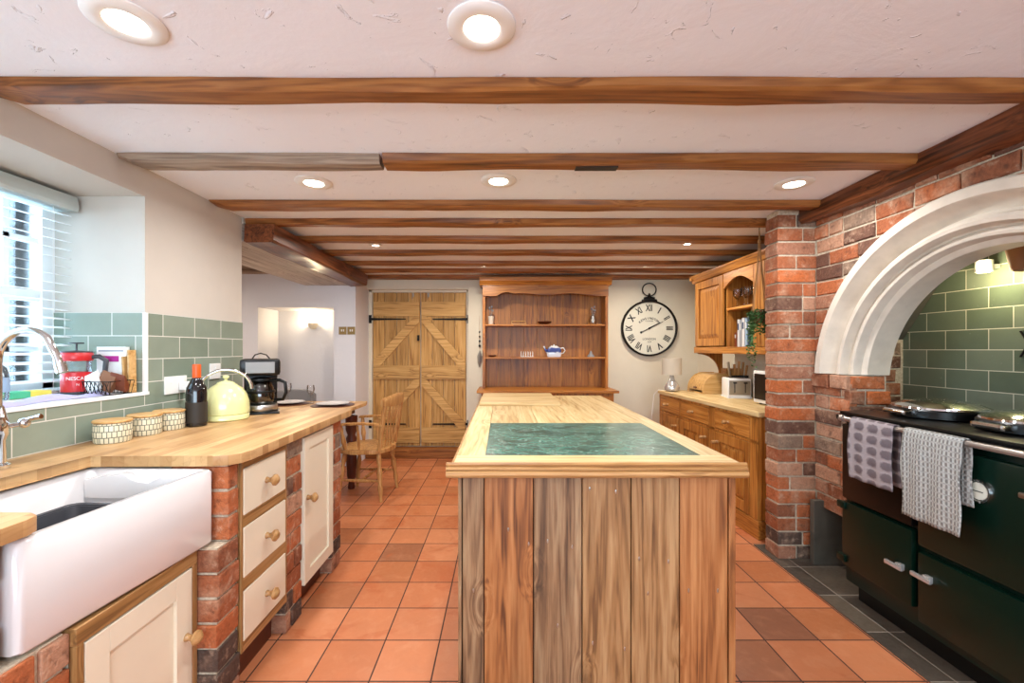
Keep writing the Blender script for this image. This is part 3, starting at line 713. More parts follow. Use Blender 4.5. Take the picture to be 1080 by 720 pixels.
for (y, z, w, l, g) in ((2.27,1.115,.15,'white double wall socket on tiles behind the yellow kettle',0),(2.58,1.17,.09,'white switch plate on tiles beside the coffee machine',0)):
    s_ = thing('wall_socket', l, 'socket', (WX+.0085,y,z))
    B().box(0,.009,-w/2,w/2,-.045,.045,.003).build('faceplate', M['white'], s_)
    for q in ((-w/4, w/4) if w > .1 else (0,)): B().box(.009,.013,q-.006,q+.006,.012,.03,.001).build('switch', M['whitegloss'], s_)
    if w > .1: B().box(.009,.05,.012,.055,-.03,.015,.008).build('plug', M['white'], s_)

# on the sill
SZ = WZ0+.0081
cf = thing('cafetiere', 'red and clear glass cafetiere on the window sill', 'cafetiere', (-1.925,1.975,SZ+.002))
lathe_obj('jug', M['glass'], cf, [(.045,.004),(.05,.01),(.051,.15),(.052,.155)])
B().lathe([(.0525,.012),(.0535,.02),(.0535,.095),(.0525,.10)], (0,0,0), 28, cap0=False, cap1=False).build('sleeve', M['red'], cf, smooth=True)
lathe_obj('foot', M['dark'], cf, [(.05,0),(.055,.003),(.055,.012),(.05,.014)])
lathe_obj('collar', M['red'], cf, [(.056,.15),(.058,.155),(.058,.185),(.055,.188)])
lathe_obj('lid', M['dark'], cf, [(.058,.188),(.055,.193),(.02,.196),(.004,.197),(.0035,.225),(.026,.227),(.026,.232),(.005,.234)])
b = B(); ux, uy = .80, .30
b.tube([(ux*.056,uy*.056,.165),(ux*.095,uy*.095,.17),(ux*.125,uy*.125,.15),(ux*.12,uy*.12,.10),(ux*.095,uy*.095,.06)], [.009,.01,.011,.010,.008], 10); b.build('handle', M['dark'], cf, smooth=50)
text('NESCAFÉ', .021, M['white'], cf, (.042,-.037,.072), (PI/2,0,rad(48)), sx=.9)
text('N', .014, M['white'], cf, (.042,-.037,.045), (PI/2,0,rad(48)))
bk = thing('wire_basket', 'black wire basket holding sachets on the window sill', 'basket', (-1.772,1.965,SZ+.002))
b = B()
for z, e in ((.002,0),(.06,.006)):
    x, y = .056+e, .055+e; b.tube([(-x,-y,z),(x,-y,z),(x,y,z),(-x,y,z),(-x,-y,z)], .0022, 6)
for i in range(8):
    x = -.056+i*.016
    for sy in (-1,1): b.tube([(x,sy*.055,.002),(x*1.08+.004,sy*.063,.06)], .0014, 5)
for i in range(6):
    x = -.056 + .0185*i
    b.tube([(x,-.057,.004),(x+.02,-.062,.058)], .0014, 5); b.tube([(x+.02,-.057,.004),(x,-.062,.058)], .0014, 5)
b.build('wire_frame', M['iron'], bk)
for i, (m_, l) in enumerate((('white','white paper sachet leaning out of the wire basket'),('brown','brown paper sachet lying in the wire basket'),('bookw','pale crumpled sachet at front of the wire basket'),('bookbr','dark reddish brown sachet at the right side of the basket'))):
    b = B(); b.M = Matrix.Rotation(rad((-25,20,-60,15)[i]), 4, 'Y') @ Matrix.Rotation(rad(12*i-10), 4, 'X')
    b.loft([[(-.03,-.008,0),(.03,-.008,0),(.03,.008,0),(-.03,.008,0)],[(-.034,-.012,.03),(.034,-.012,.03),(.034,.012,.03),(-.034,.012,.03)],[(-.032,-.002,.085),(.032,-.002,.085),(.032,.002,.085),(-.032,.002,.085)]])
    o = b.build('sachet', M[m_], loc=(-1.808+.024*i,1.945+.014*i,SZ+.02)); tag(o, l, 'sachet', 'sachets in the wire basket')
bx = thing('carton', 'white leaflet carton with magenta label behind wire basket', 'carton', (-1.83,2.056,SZ+.001), rad(3))
B().box(-.065,.065,-.014,.012,0,.215,.002).build('box', M['white'], bx); B().box(-.035,.035,-.0155,-.014,.145,.172).build('magenta_label', M['magenta'], bx)
B().box(-.055,.055,-.0155,-.014,.192,.2).build('print_line', M['bookg'], bx)
for i, l in enumerate(('thin pale wooden board leaning in window corner, nearer the basket','thin pale wooden board leaning in window corner, against the tiles')):
    b = B(); b.M = Matrix.Rotation(rad(-4+3*i),4,'Y'); b.box(-.005,.005,-.02,.02,0,.17+.03*i,.003)
    tag(b.build('wooden_board', M['bamboo'], loc=(-1.752+.02*i,2.045,SZ+.001)), l, 'board')
sp = thing('sponge_scourer', 'green and yellow sponge lying on the window sill', 'sponge', (-2.0,1.83,SZ+.001), rad(80))
B().box(-.07,.07,-.04,.04,0,.028,.006).build('sponge', M['yellow'], sp, smooth=40); B().box(-.07,-.005,-.041,.041,.001,.0295,.004).build('green_layer', M['green'], sp)
b = B(); loops = []
for i in range(22):
    t_ = i/21; y = 1.45+.50*t_; x = -1.79+.02*math.sin(t_*9)-.02*t_; h = .010+.006*math.sin(t_*13)
    loops.append([(x-.05-1*(-1.79),y-1.7,0.0),(x-.035+1.79,y-1.7,h),(x+1.79,y-1.7,h*1.4),(x+.035+1.79,y-1.7,h*.9),(x+.05+1.79,y-1.7,0.0)])
b.loft(loops); tag(b.build('dish_cloth', M['lilac'], loc=(-1.79,1.7,SZ+.002), smooth=60), 'lilac cloth spread along the window sill edge', 'cloth')
w_ = thing('soap_bottle', 'clear washing-up liquid bottle on sill behind the tap', 'bottle', (-1.86,1.60,SZ+.016))
lathe_obj('bottle', M['glass'], w_, [(.034,0),(.037,.01),(.038,.09),(.03,.12),(.014,.135),(.013,.15)]); lathe_obj('cap', M['bookb'], w_, [(.015,.15),(.015,.17),(.008,.185)])
B().lathe([(.0385,.03),(.0385,.085)], (0,0,0), 24, cap0=False, cap1=False).build('label', M['bookbl'], w_, smooth=True)

# ------------------------------------------------------------------ island
I = thing('kitchen_island', 'big pine kitchen island with plank front and marble inset top', 'kitchen island', (.32, 1.46, 0))
def Ib(): b = B(); b.M = Matrix.Translation((-.32,-1.46,0)); return b
b = Ib(); b.box(-.140,.782,1.53,3.53,.05,.875); b.build('carcass', M['mahog'], I)
seams = [-.139, -.064, .1065, .274, .442, .609, .776]
bx = [(-.154,-.139)] + list(zip(seams, seams[1:])) + [(.776,.802)]
for i, (x0, x1) in enumerate(bx):
    b = Ib(); b.box(x0+.0018, x1-.0018, 1.503 if 0 < i < 7 else 1.50, 1.53, .0, .874, .002 if i in (0,7) else .003); b.build('front_board', M[['island_g','island_g','island_o','island_g','island','island','island_o','island_o'][i]], I, loc=(0,0,0))
for s_ in (0,1):
    b = Ib()
    for k_ in range(12):
        y0 = 1.53+k_*.1667
        if s_: b.box(.782,.80,y0+.001,y0+.1657,0,.874,.002)
        else: b.box(-.155,-.14,y0+.001,y0+.1657,0,.874,.002)
    b.build('side_boarding', M['island'], I)
b = Ib()
for x, z in ((.02,.66),(.09,.61),(.155,.62),(.24,.60),(.30,.80),(.39,.79),(.31,.27),(.42,.25),(.47,.56),(.57,.55),(.50,.44),(.19,.33),(-.10,.45),(.64,.45),(.74,.45)):
    b = Ib(); b.ball((x,1.5025,z+.02), .0032, 1, .5, 2.4, 8, 5); b.build('nail_head', M['steel'], I)
# top: frame mitred around marble, planks beyond
tz0, tz1 = .893, .920
b = Ib(); fx0, fx1, fy0, fy1 = -.177, .809, 1.46, 3.575
mx0, mx1, my0, my1 = -.062, .712, 1.568, 2.254
b.box(fx0+.014, mx0, my0-.0005, fy1, tz0, tz1, .0012); b.box(mx1, fx1-.014, my0-.0005, fy1, tz0, tz1, .0012)
for x0, x1 in ((mx0+.0015,.18),(.1815,.46),(.4615,mx1-.0015)): b.box(x0, x1, my1+.001, fy1, tz0, tz1, .0012)
b.build('top_planks', M['scrub'], I)
b = Ib(); b.box(fx0+.014, fx1-.014, fy0+.014, my0-.001, tz0, tz1-.0003, .0012); b.build('top_front_board', M['scrub_x'], I)
Ib().box(mx0+.0005, mx1-.0005, my0-.0005, my1+.0005, tz0, tz1-.001).build('marble_inset', M['marble'], I)
b = Ib()
pr = [(0,.868),(-.008,.868),(-.016,.872),(-.020,.880),(-.016,.889),(-.008,.893),(-.0125,.896),(-.0125,.901),(-.006,.905),(-.008,.908),(-.008,.914),(-.003,.9185),(.001,.9185),(.001,.868)]
b.prism([(fy0+u_+.012, z) for u_, z in pr], 'x', fx0-.012, fx1+.012)
b.prism([(fx0+u_+.012, z) for u_, z in pr], 'y', fy0+.01, fy1)
b.prism([(fx1-u_-.012, z) for u_, z in pr], 'y', fy0+.01, fy1)
b.box(fx0+.02, fx1-.02, fy0+.02, fy1, .872, .8925)
b.build('edge_moulding', M['island_trim'], I, smooth=35)
o = B().box(0,.545,0,.64,0,.022,.004).build('chopping_board', M['scrub_x'], loc=(-.155,2.92,.9205)); tag(o, 'large pale wooden board lying on far left end of the island', 'chopping board')

# ------------------------------------------------------------------ plank doors
def plank_leaf(name, x0, x1, mirror):
    t = sempty(name, (x0, 5.34, 0)); W = x1-x0
    b = B(); n_ = 4; w = W/n_
    for i in range(n_): b.box(i*w+.002, (i+1)*w-.002, 0, .02, .115+R.uniform(-.003,.003), 1.99, .006)
    b.build('door_planks', M['door'], t)
    b = B()
    for z0, z1 in ((1.70,1.875),(.93,1.10),(.16,.345)): b.box(.01, W-.01, -.022, 0, z0, z1, .003)
    b.build('door_rails', M['door_x'], t)
    b = B()
    for z0, z1 in ((1.10,1.70),(.345,.93)):
        q = [(.01,z0),(.10,z0),(W-.01,z1-.07),(W-.01,z1),(W-.07,z1),(.01,z0+.06)]
        if mirror: q = [(W-x, z) for x, z in reversed(q)]
        b.prism(q, 'y', -.020, 0, .002)
    b.build('door_braces', M['door_x'], t)
    for z in (1.665, .385):
        b = B(); q = [(-.045,z-.05),(-.012,z-.05),(-.012,z-.014),(.40,z-.006),(.41,z),(.40,z+.006),(-.012,z+.014),(-.012,z+.05),(-.045,z+.05)]
        if mirror: q = [(W-x, zz) for x, zz in reversed(q)]
        b.prism(q, 'y', -.012, -.001); b.build('strap_hinge', M['iron'], t)
    return t, W
t1, W1 = plank_leaf('door_1', -1.585, -1.003, False)
t2, W2 = plank_leaf('door_2', -.997, -.445, True)
b = B(); b.box(W1-.035, W1-.01, -.03, 0, 1.40, 1.47, .003); b.build('latch', M['iron'], t1)
for t_, x_ in ((t1, W1-.09), (t2, .09)):
    b = B(); b.tube([(x_,-.012,1.965),(x_,-.035,1.93),(x_,-.05,1.905),(x_,-.055,1.93)], .004, 6); b.box(x_-.012,x_+.012,-.006,0,1.935,1.985,.002); b.build('coat_hook', M['steel'], t_)
b = B()
b.box(-1.634,-1.59,5.332,5.36,.11,2.03,.003); b.box(-.44,-.415,5.332,5.36,.11,2.03,.003); b.box(-1.634,-.415,5.332,5.36,1.995,2.03,.003)
struct(b.build('trim_7', M['cream']), 'pale painted frame round the plank doors')
o = B().box(0,1.205,0,.17,0,.108,.006).build('door_step', M['beam'], loc=(-1.63,5.185,0)); tag(o, 'brown wooden step in front of the plank doors', 'step')
B_ = None

# ------------------------------------------------------------------ dresser
D = thing('welsh_dresser', 'tall waxed pine dresser with open shelves against the back wall', 'dresser', (.49, 5.0, 0))
hw = .718
b = B(); 
for i in range(9): x0 = -hw+.02+i*(2*hw-.04)/9; b.box(x0+.001,x0+(2*hw-.04)/9-.001,.235,.25,.85,2.08,.001)
b.build('back_boards', M['dresser'], D)
for s_ in (-1,1):
    b = B(); b.box(s_*hw, s_*(hw-.03), 0, .25, .85, 2.05, .002); b.build('side_panel', M['dresser'], D)
for z in (1.20, 1.577):
    b = B(); b.box(-hw+.03, hw-.03, .01, .235, z-.012, z+.008, .002); b.build('shelf', M['dresser_x'], D)
b = B(); q = [(-hw+.0,2.05),(-hw+.0,1.905),(-hw+.17,1.905)]
for i in range(41):
    x = -hw+.17+(2*hw-.34)*i/40; tt = i/40
    q.append((x, 1.915+.03*math.sin(PI*min(1,tt*6))*(1 if tt<.166 else 1) + .022*(1-math.cos(2*PI*2*tt))/2 if tt < .97 else 1.915))
q += [(hw-.17,1.905),(hw,1.905),(hw,2.05)]
b.prism(q, 'y', -.014, .004); b.build('shaped_frieze', M['dresser_x'], D)
b = B(); b.prism([(-.02,2.03),(-.035,2.06),(-.05,2.075),(-.05,2.118),(.25,2.118),(.25,2.03)], 'x', -hw-.035, hw+.035, .002); b.build('cornice', M['dresser_x'], D)
b = B(); b.box(-.77,.77,-.29,.25,.822,.85,.006); b.build('base_top', M['dresser_x'], D)
b = B(); b.box(-.72,.72,-.25,.25,.08,.82,.003); b.box(-.74,.74,-.27,.25,0,.1,.004); b.build('base_cabinet', M['dresser'], D)
for i in range(3):
    x0 = -.66+i*.45; b = B(); b.box(x0,x0+.42,-.268,-.25,.64,.79,.003); dd = b.build('drawer', M['dresser_x'], D); knobs(dd, x0+.21, .715, -.268)
    shaker(D, x0, x0+.42, .13, .6, -.25, .018, .06, M['dresser'])
# things on the dresser
def vase(x, z, label, prof, mat, stem=True):
    v = thing('vase', label, 'vase', (x, 5.12, z+.0085)); lathe_obj('vessel', mat, v, prof, 20)
    if stem:
        b = B()
        for k in range(5):
            a = k*1.3; b.tube([(0,0,.08),(.012*math.cos(a),.012*math.sin(a),.12),(.022*math.cos(a),.022*math.sin(a),.16+.01*k)], .0018, 5); b.ball((.022*math.cos(a),.022*math.sin(a),.165+.01*k), .009, 1,1,1.6,8,5)
        b.build('dried_stems', M['greycloth'], v)
    return v
vase(-.135, 1.577, 'small whitish vase with dried stems, top shelf left end', [(.025,0),(.03,.01),(.034,.09),(.036,.1),(.03,.1),(.026,.02)], M['stone'])
vase(1.06, 1.577, 'small grey metal jug vase with stems, top shelf right end', [(.028,0),(.034,.01),(.036,.05),(.026,.09),(.03,.105),(.024,.105),(.02,.05)], M['steel'])
t = thing('wooden_tray', 'small pale wooden handled tray on the top dresser shelf', 'tray', (.19,5.10,1.5855))
b = B(); b.box(-.085,.085,-.04,.04,0,.008,.002); b.tube([(-.085,0,.008),(-.08,0,.04),(.08,0,.04),(.085,0,.008)], .005, 8); b.build('tray', M['bamboo'], t)
t = lathe_obj('dark_bowl', M['mahog'], None, [(.03,0),(.075,.02),(.085,.035),(.08,.035),(.06,.014),(.0,.01)]); t.location = (.49,5.1,1.5855); tag(t, 'low dark wooden bowl on the top dresser shelf', 'bowl')
t = thing('toast_rack', 'little white toast rack on the middle dresser shelf', 'toast rack', (.285,5.1,1.2085))
b = B(); b.box(-.075,.075,-.03,.03,0,.006,.002)
for k in range(6): x = -.068+k*.027; b.tube([(x,-.025,.004),(x,-.025,.05),(x,0,.062),(x,.025,.05),(x,.025,.004)], .0035, 6)
b.build('rack', M['white'], t)
t = thing('teapot', 'blue and white teapot on the middle dresser shelf', 'teapot', (.60,5.1,1.2085))
b = B(); b.loft([rr(-.075,.075,-.05,.05,.02,0), rr(-.082,.082,-.055,.055,.022,.03), rr(-.078,.078,-.05,.05,.022,.09), rr(-.06,.06,-.04,.04,.02,.115)]); b.build('pot', M['porcelain_blue'], t, smooth=50)
b = B(); b.loft([rr(-.05,.05,-.034,.034,.016,.1155), rr(-.035,.035,-.025,.025,.014,.13)]); b.ball((0,0,.137), .01); b.build('lid', M['white'], t, smooth=50)
b = B(); b.tube([(-.07,0,.05),(-.1,0,.085),(-.12,0,.125)], [.018,.012,.009], 10); b.build('spout', M['porcelain_blue'], t, smooth=50)
b = B(); b.tube([(.07,0,.10),(.11,0,.105),(.13,0,.075),(.11,0,.045),(.075,0,.035)], .007, 8); b.build('handle', M['white'], t, smooth=50)
t = lathe_obj('stone_ornament', M['greycloth'], None, [(.045,0),(.04,.015),(.02,.035),(.012,.06),(.002,.075)], 14); t.location = (1.03,5.1,1.2085); tag(t, 'small grey pointed ornament on the middle dresser shelf', 'ornament')
t = lathe_obj('trinket_dish', M['mahog'], None, [(.02,0),(.045,.01),(.05,.02),(.045,.018),(.0,.008)], 18); t.location = (-.12,5.1,1.2085); tag(t, 'small dark trinket dish at the left of middle dresser shelf', 'dish')
t = thing('hanging_ornament', 'leaf-shaped metal ornament on a string on the wall beside the dresser', 'ornament', (-.275,5.245,1.08))
b = B(); b.tube([(0,0,.21),(0,0,.62)], .0015, 5); b.build('string', M['rope'], t)
b = B(); b.loft([[(0,-.004,.0),(.001,0,0),(0,.004,0),(-.001,0,0)],[(0,-.006,.06),(.022,0,.06),(0,.006,.06),(-.022,0,.06)],[(0,-.008,.13),(.03,0,.13),(0,.008,.13),(-.03,0,.13)],[(0,-.004,.21),(.001,0,.21),(0,.004,.21),(-.001,0,.21)]]); b.build('leaf_pendant', M['steel'], t)
b = B(); [b.ball((0,0,.26+.055*k), .013-.001*k, 1,.6,1.3,8,6) for k in range(4)]; b.build('beads', M['blackm'], t)

# ------------------------------------------------------------------ clock
K = thing('wall_clock', 'huge round pocket-watch style wall clock with roman numerals', 'clock', (1.757, 5.258, 1.549))
rc = .332
b = B(); b.lathe([(rc-.02,-.02),(rc-.018,-.045),(rc-.008,-.055),(rc,-.048),(rc+.004,-.02),(rc+.002,0),(rc-.02,0)], (0,0,0), 64, 'y', cap0=False, cap1=False); b.build('rim', M['iron'], K, smooth=True)
B().lathe([(.001,-.022),(rc-.015,-.022),(rc-.015,-.002),(.001,-.002)], (0,0,0), 64, 'y').build('dial', M['clockface'], K)
nums = ['XII','I','II','III','IIII','V','VI','VII','VIII','IX','X','XI']
for i, s_ in enumerate(nums):
    a = rad(30*i); r_ = .24
    text(s_, .098, M['blackm'], K, (r_*math.sin(a), -.0235, r_*math.cos(a)), (PI/2, a, 0), 'numeral', sx=.68 if len(s_) > 1 else .9, sy=1.1, bold=.0028)
arc_text('KENSINGTON', .036, M['blackm'], K, .155, -46, 46, -.0235, -.035)
text('STATION', .022, M['blackm'], K, (0,-.0235,.085)); text('LONDON', .036, M['blackm'], K, (0,-.0235,-.13)); text('1879', .024, M['blackm'], K, (0,-.0235,-.165))
ah = rad(64)
for nm, L_, w_, tl in (('minute_hand', .20, .0045, .11), ('hour_hand', .15, .008, .0)):
    b = B(); b.M = Matrix.Rotation(ah - (rad(2) if nm[0] == 'h' else 0), 4, 'Y')
    b.prism([(-w_,-tl),(w_,-tl),(w_*.7,L_*.8),(0,L_),(-w_*.7,L_*.8)], 'y', -.034 if nm[0]=='m' else -.03, -.031 if nm[0]=='m' else -.027)
    if tl: b.lathe([(.013,-.034),(.013,-.031)], (0,0,-tl), 14, 'y')
    b.lathe([(.012,-.037),(.012,-.027)], (0,0,0), 14, 'y'); b.build(nm, M['blackm'], K)
b = B(); b.loft([rr(-.095,.095,-.05,-.005,.01,rc-.022), rr(-.085,.085,-.05,-.005,.01,rc+.012), rr(-.066,.066,-.045,-.008,.01,rc+.016), rr(-.064,.064,-.045,-.008,.01,rc+.038), rr(-.03,.03,-.04,-.012,.008,rc+.044)])
b.lathe([(.022,.042),(.02,.05),(.012,.06),(.016,.068),(.01,.08),(.004,.09)], (0,-.027,rc), 16); b.build('crown', M['iron'], K, smooth=40)
b = B(); b.tube([(.082*math.sin(rad(a)), -.027, rc+.130+.076*math.cos(rad(a))) for a in range(0,361,12)], .007, 8, False); b.build('hanging_ring', M['iron'], K, smooth=True)

# ------------------------------------------------------------------ sideboard
S = thing('sideboard', 'honey pine sideboard with small drawers, panelled doors and thick top', 'sideboard', (1.652, 4.57, 0), rad(-90+3.7))
SH = .868; SL = 1.585
b = B()
b.box(-.02, SL+.025, -.022, .56, SH-.032, SH, .005); b.build('top', M['scrub_x'], S)
b = B(); b.box(0,SL,.0,.54,.0,SH-.033,.003); b.build('carcass', M['honey'], S)
b = B(); b.box(-.015, SL+.018, -.018, .0, 0, .125, .004); b.box(SL, SL+.018, 0, .54, 0, .125, .004); b.build('plinth', M['honey_x'], S)
b = B(); b.box(SL-.006, SL+.008, .01, .54, .13, SH-.035, .001); b.build('end_panel', M['dresser'], S)
b = B()
for x0, x1 in ((0,.035),(.44,.475),(.965,1.055),(1.50,1.585)): b.box(x0,x1,-.012,0,.13,SH-.034,.001)
b.box(0,SL,-.012,0,.645,.668,.001); b.box(0,SL,-.012,0,SH-.05,SH-.034,.001); b.build('face_frame', M['honey'], S)
for x0, x1, kx, kd in ((.037,.438,.20,.38),(.477,.963,.70,.915),(1.057,1.498,1.245,1.10)):
    b = B(); b.box(x0+.003,x1-.003,-.014,0,.672,SH-.053,.003); dd = b.build('drawer', M['honey_x'], S); kb = knobs(dd, kx, .745, -.014, .015)
    b = B(); st = .06; y0, y1 = -.016, 0
    b.box(x0+.003,x0+st,y0,y1,.135,.642,.002); b.box(x1-st,x1-.003,y0,y1,.135,.642,.002); b.box(x0+st,x1-st,y0,y1,.57,.642,.002); b.box(x0+st,x1-st,y0,y1,.135,.21,.002)
    b.loft([[(x0+st,-.002,.21),(x1-st,-.002,.21),(x1-st,-.002,.57),(x0+st,-.002,.57)],[(x0+st+.03,-.013,.24),(x1-st-.03,-.013,.24),(x1-st-.03,-.013,.54),(x0+st+.03,-.013,.54)]])
    dd = b.build('door', M['honey'], S); knobs(dd, kd, .565, -.016, .014)

# ---- things on it
L = thing('table_lamp', 'small table lamp with grey drum shade and silver base on sideboard', 'lamp', (1.735,4.48,SH))
lathe_obj('lamp_base', M['silver'], L, [(.05,0),(.07,.012),(.075,.04),(.06,.075),(.03,.12),(.018,.17),(.012,.185)])
B().lathe([(.095,.17),(.095,.34),(.092,.34),(.092,.17)], (0,0,0), 32, cap0=False, cap1=False).build('lamp_shade', M['linen'], L, smooth=True)
B().tube([(0,0,.18),(0,0,.26)], .006, 8).build('stem', M['steel'], L)
b = B(); b.tube([(1.70,4.55,.872),(1.64,4.60,.872),(1.60,4.62,.82),(1.585,4.64,.6),(1.60,4.75,.3),(1.62,5.0,.06),(1.63,5.2,.03)], .003, 6)
o = b.build('lamp_cable', M['white']); tag(o, 'thin white lamp cable hanging beside the sideboard end', 'cable')
BB = thing('bread_bin', 'curved roll-top wooden bread bin on the sideboard', 'bread bin', (1.925,4.20,SH))
q = [(0,0),(0,.02)] + [(.16-.16*math.cos(rad(a)), .03+.165*math.sin(rad(a))) for a in range(0,91,10)] + [(.27,.195),(.27,0)]
b = B(); b.prism(q, 'y', 0, .016, .002); b.prism(q, 'y', .334, .35, .002); b.box(.26,.27,.016,.334,0,.19); b.box(0.005,.26,.016,.334,0,.01); b.build('case', M['bamboo'], BB)
q2 = [(.162-.155*math.cos(rad(a)), .03+.158*math.sin(rad(a))) for a in range(0,91,6)]+[(.26,.188),(.26,.178)]+[(.162-.145*math.cos(rad(a)), .03+.148*math.sin(rad(a))) for a in range(90,-1,-6)]
b = B(); b.prism(q2, 'y', .017, .333); b.build('roll_front', M['bamboo'], BB, smooth=30)
B().box(-.006,.012,.15,.20,.045,.058,.003).build('grip', M['mahog'], BB)
T_ = thing('toaster', 'cream and steel two-lever toaster on the sideboard', 'toaster', (2.09,3.90,SH), rad(-12))
B().box(-.095,.095,-.08,.12,.012,.175,.014).build('body', M['white'], T_, smooth=40); B().box(-.085,.085,-.083,-.079,.03,.155,.002).build('steel_front', M['steel'], T_)
B().box(-.1,.1,-.085,.125,0,.014,.003).build('base', M['white'], T_)
b = B(); b.box(-.07,.07,-.05,-.025,.170,.177); b.box(-.07,.07,.04,.065,.170,.177); b.build('slots', M['blackm'], T_)
for x in (-.04,.045):
    b = B(); b.box(x-.003,x+.003,-.085,-.082,.05,.13); b.box(x-.014,x+.014,-.10,-.083,.13,.142,.003); b.build('lever', M['blackm'], T_)
KB = thing('knife_block', 'black knife block with wooden-handled knives behind the toaster', 'knife block', (2.205,4.10,SH))
B().prism([(-.07,0),(.06,0),(.075,.16),(-.06,.19)], 'x', -.07, .07, .003).build('block', M['blackm'], KB)
for k in range(5):
    x = -.055+.027*k; hl = (.12,.10,.13,.12,.09)[k]; tl = (-.05,-.02,.0,.01,.02)[k]
    b = B(); b.tube([(x,-.01,.165),(x+tl*.6,-.02,.19),(x+tl,-.03,.19+hl)], [.006,.010,.011], 8)
    tag(b.build('kitchen_knife', M['chairwood' if k else 'steel'], loc=tuple(KB.location), smooth=50), ('steel handled knife at the left of the knife block','wooden handled knife second from left in the block','tallest wooden handled knife in the middle of the block','wooden handled knife second from right in the block','shortest wooden handled knife at the right of the block')[k], 'knife', 'knives in the black block')
o = B().box(0,.15,0,.10,0,.24,.004).build('wooden_box', M['chairwood'], loc=(2.199,4.30,SH+.001)); tag(o, 'plain wooden box standing behind the bread bin', 'box')
MW = thing('microwave_oven', 'small cream framed microwave with dark glass door beside brick pier', 'microwave', (2.0,3.49,SH), rad(-90))
b = B(); b.box(0,.44,0,.32,.012,.265,.012); b.build('case', M['white'], MW, smooth=40); B().box(.022,.36,-.006,.003,.04,.24,.003).build('glass_door', M['black'], MW)
b = B(); [b.lathe([(.012,0),(.012,.012)], (x,y,0), 10) for x in (.04,.40) for y in (.04,.28)]; b.build('feet', M['blackm'], MW)
b = B(); b.box(.375,.43,-.004,.002,.05,.23,.002); b.build('control_panel', M['bookg'], MW)

# ------------------------------------------------------------------ wall cabinet (faces -X)
A = thing('wall_cabinet', 'honey pine wall cabinet with panelled door and open arched shelves', 'wall cabinet', (1.96,4.43,0), rad(-90))
z0, z1 = 1.29, 1.99; AL = 1.30
b = B(); b.box(0,.02,0,.38,z0,z1,.002); b.box(AL-.02,AL,0,.38,z0,z1,.002); b.box(.58,.6,0.01,.38,z0,z1); b.box(1.03,1.05,.01,.38,z0,z1); b.box(0,AL,0,.38,z0,z0+.025,.002); b.box(0,AL,0,.38,z1-.02,z1,.002); b.build('carcass', M['honey'], A)
B().box(.003,AL-.003,.366,.384,z0+.003,z1-.003).build('back_board', M['mahog'], A)  # board coloured dark to carry the shade inside the cabinet
b = B(); b.prism([(-.0,z1-.03),(-.02,z1-.02),(-.028,z1+.01),(-.045,z1+.03),(-.045,z1+.045),(0,z1+.045)], 'x', -.045, AL); b.box(-.045,0,-.045,.38,z1-.0,z1+.045,.004); b.build('cornice', M['honey_x'], A)
b = B(); b.box(-.012,AL,-.015,.0,z0-.03,z0+.03,.004); b.build('bottom_rail', M['honey_x'], A)
dd = B(); x0,x1,za,zb,st = .03,.575,z0+.04,z1-.035,.07
dd.box(x0,x0+st,-.02,0,za,zb,.002); dd.box(x1-st,x1,-.02,0,za,zb,.002); dd.box(x0+st,x1-st,-.02,0,zb-.07,zb,.002); dd.box(x0+st,x1-st,-.02,0,za,za+.07,.002)
dd.loft([[(x0+st,-.003,za+.07),(x1-st,-.003,za+.07),(x1-st,-.003,zb-.07),(x0+st,-.003,zb-.07)],[(x0+st+.04,-.017,za+.11),(x1-st-.04,-.017,za+.11),(x1-st-.04,-.017,zb-.11),(x0+st+.04,-.017,zb-.11)]])
dd.build('door', M['honey'], A)
b = B(); q = [(.585,z1-.03),(.585,z1-.16),(.60,z1-.16)]+[(.60+.43*i/14, z1-.16+.075*math.sin(PI*i/14)) for i in range(1,14)]+[(1.03,z1-.16),(1.04,z1-.16),(1.04,z1-.03)]
b.prism(q, 'y', -.018, 0, .001); b.build('arched_frieze', M['honey_x'], A)
b = B(); b.box(.60,1.03,.0,.365,1.635,1.655,.002); b.build('shelf', M['honey_x'], A)
b = B(); 
for i in range(5): b.box(1.045+i*.05,1.045+i*.05+.046,-.02,0,z0+.03,z1-.03,.004)
b.build('fluted_panel', M['honey'], A)
b = B(); q = [(.26,z0-.03),(.26,z0-.26),(.235,z0-.26)]+[(.02+.21*math.sin(rad(a)), z0-.04-.20*(1-math.cos(rad(a)))) for a in range(90,-1,-9)]+[(.01,z0-.03)]
b.prism(q, 'x', .0, .022); b.build('shaped_bracket', M['dresser'], A)
# books: local x -> -Y.  world y = 4.43 - lx
bk = [('bookbr',.62,.03,.13,'low brown book at the left of cabinet shelf'),('bookw',.665,.03,.24,'white book, first tall one from the left in cabinet'),('bookg',.70,.022,.235,'grey book beside the leftmost white book in cabinet'),('bookw',.74,.035,.25,'broad white book in the middle of the cabinet row'),('bookbl',.785,.028,.245,'pale blue book right of the broad white book'),('bookb',.825,.03,.25,'navy blue book in the cabinet row'),('bookgr',.87,.032,.25,'dark green book in the cabinet row'),('bookgr',.91,.025,.24,'slimmer green book next to the plant in the cabinet'),('bookg',.95,.03,.24,'pale grey book at the right end of cabinet row')]
for m_, lx, w, h, l in bk:
    t = thing('book', l, 'book', (2.03, 4.43-lx, z0+.0255), 0, 'books in the wall cabinet')
    b = B(); b.box(0,.16,-w/2,w/2,0,h,.003); b.build('cover', M[m_], t); B().box(-.0015,.001,-w*.3,w*.3,h*.62,h*.85).build('spine_label', M['bookw'] if m_ not in ('bookw',) else M['bookb'], t)
gp = [(.001,0),(.03,.001),(.032,.004),(.005,.008),(.004,.07),(.012,.08),(.03,.10),(.036,.13),(.031,.165)]
g0 = None
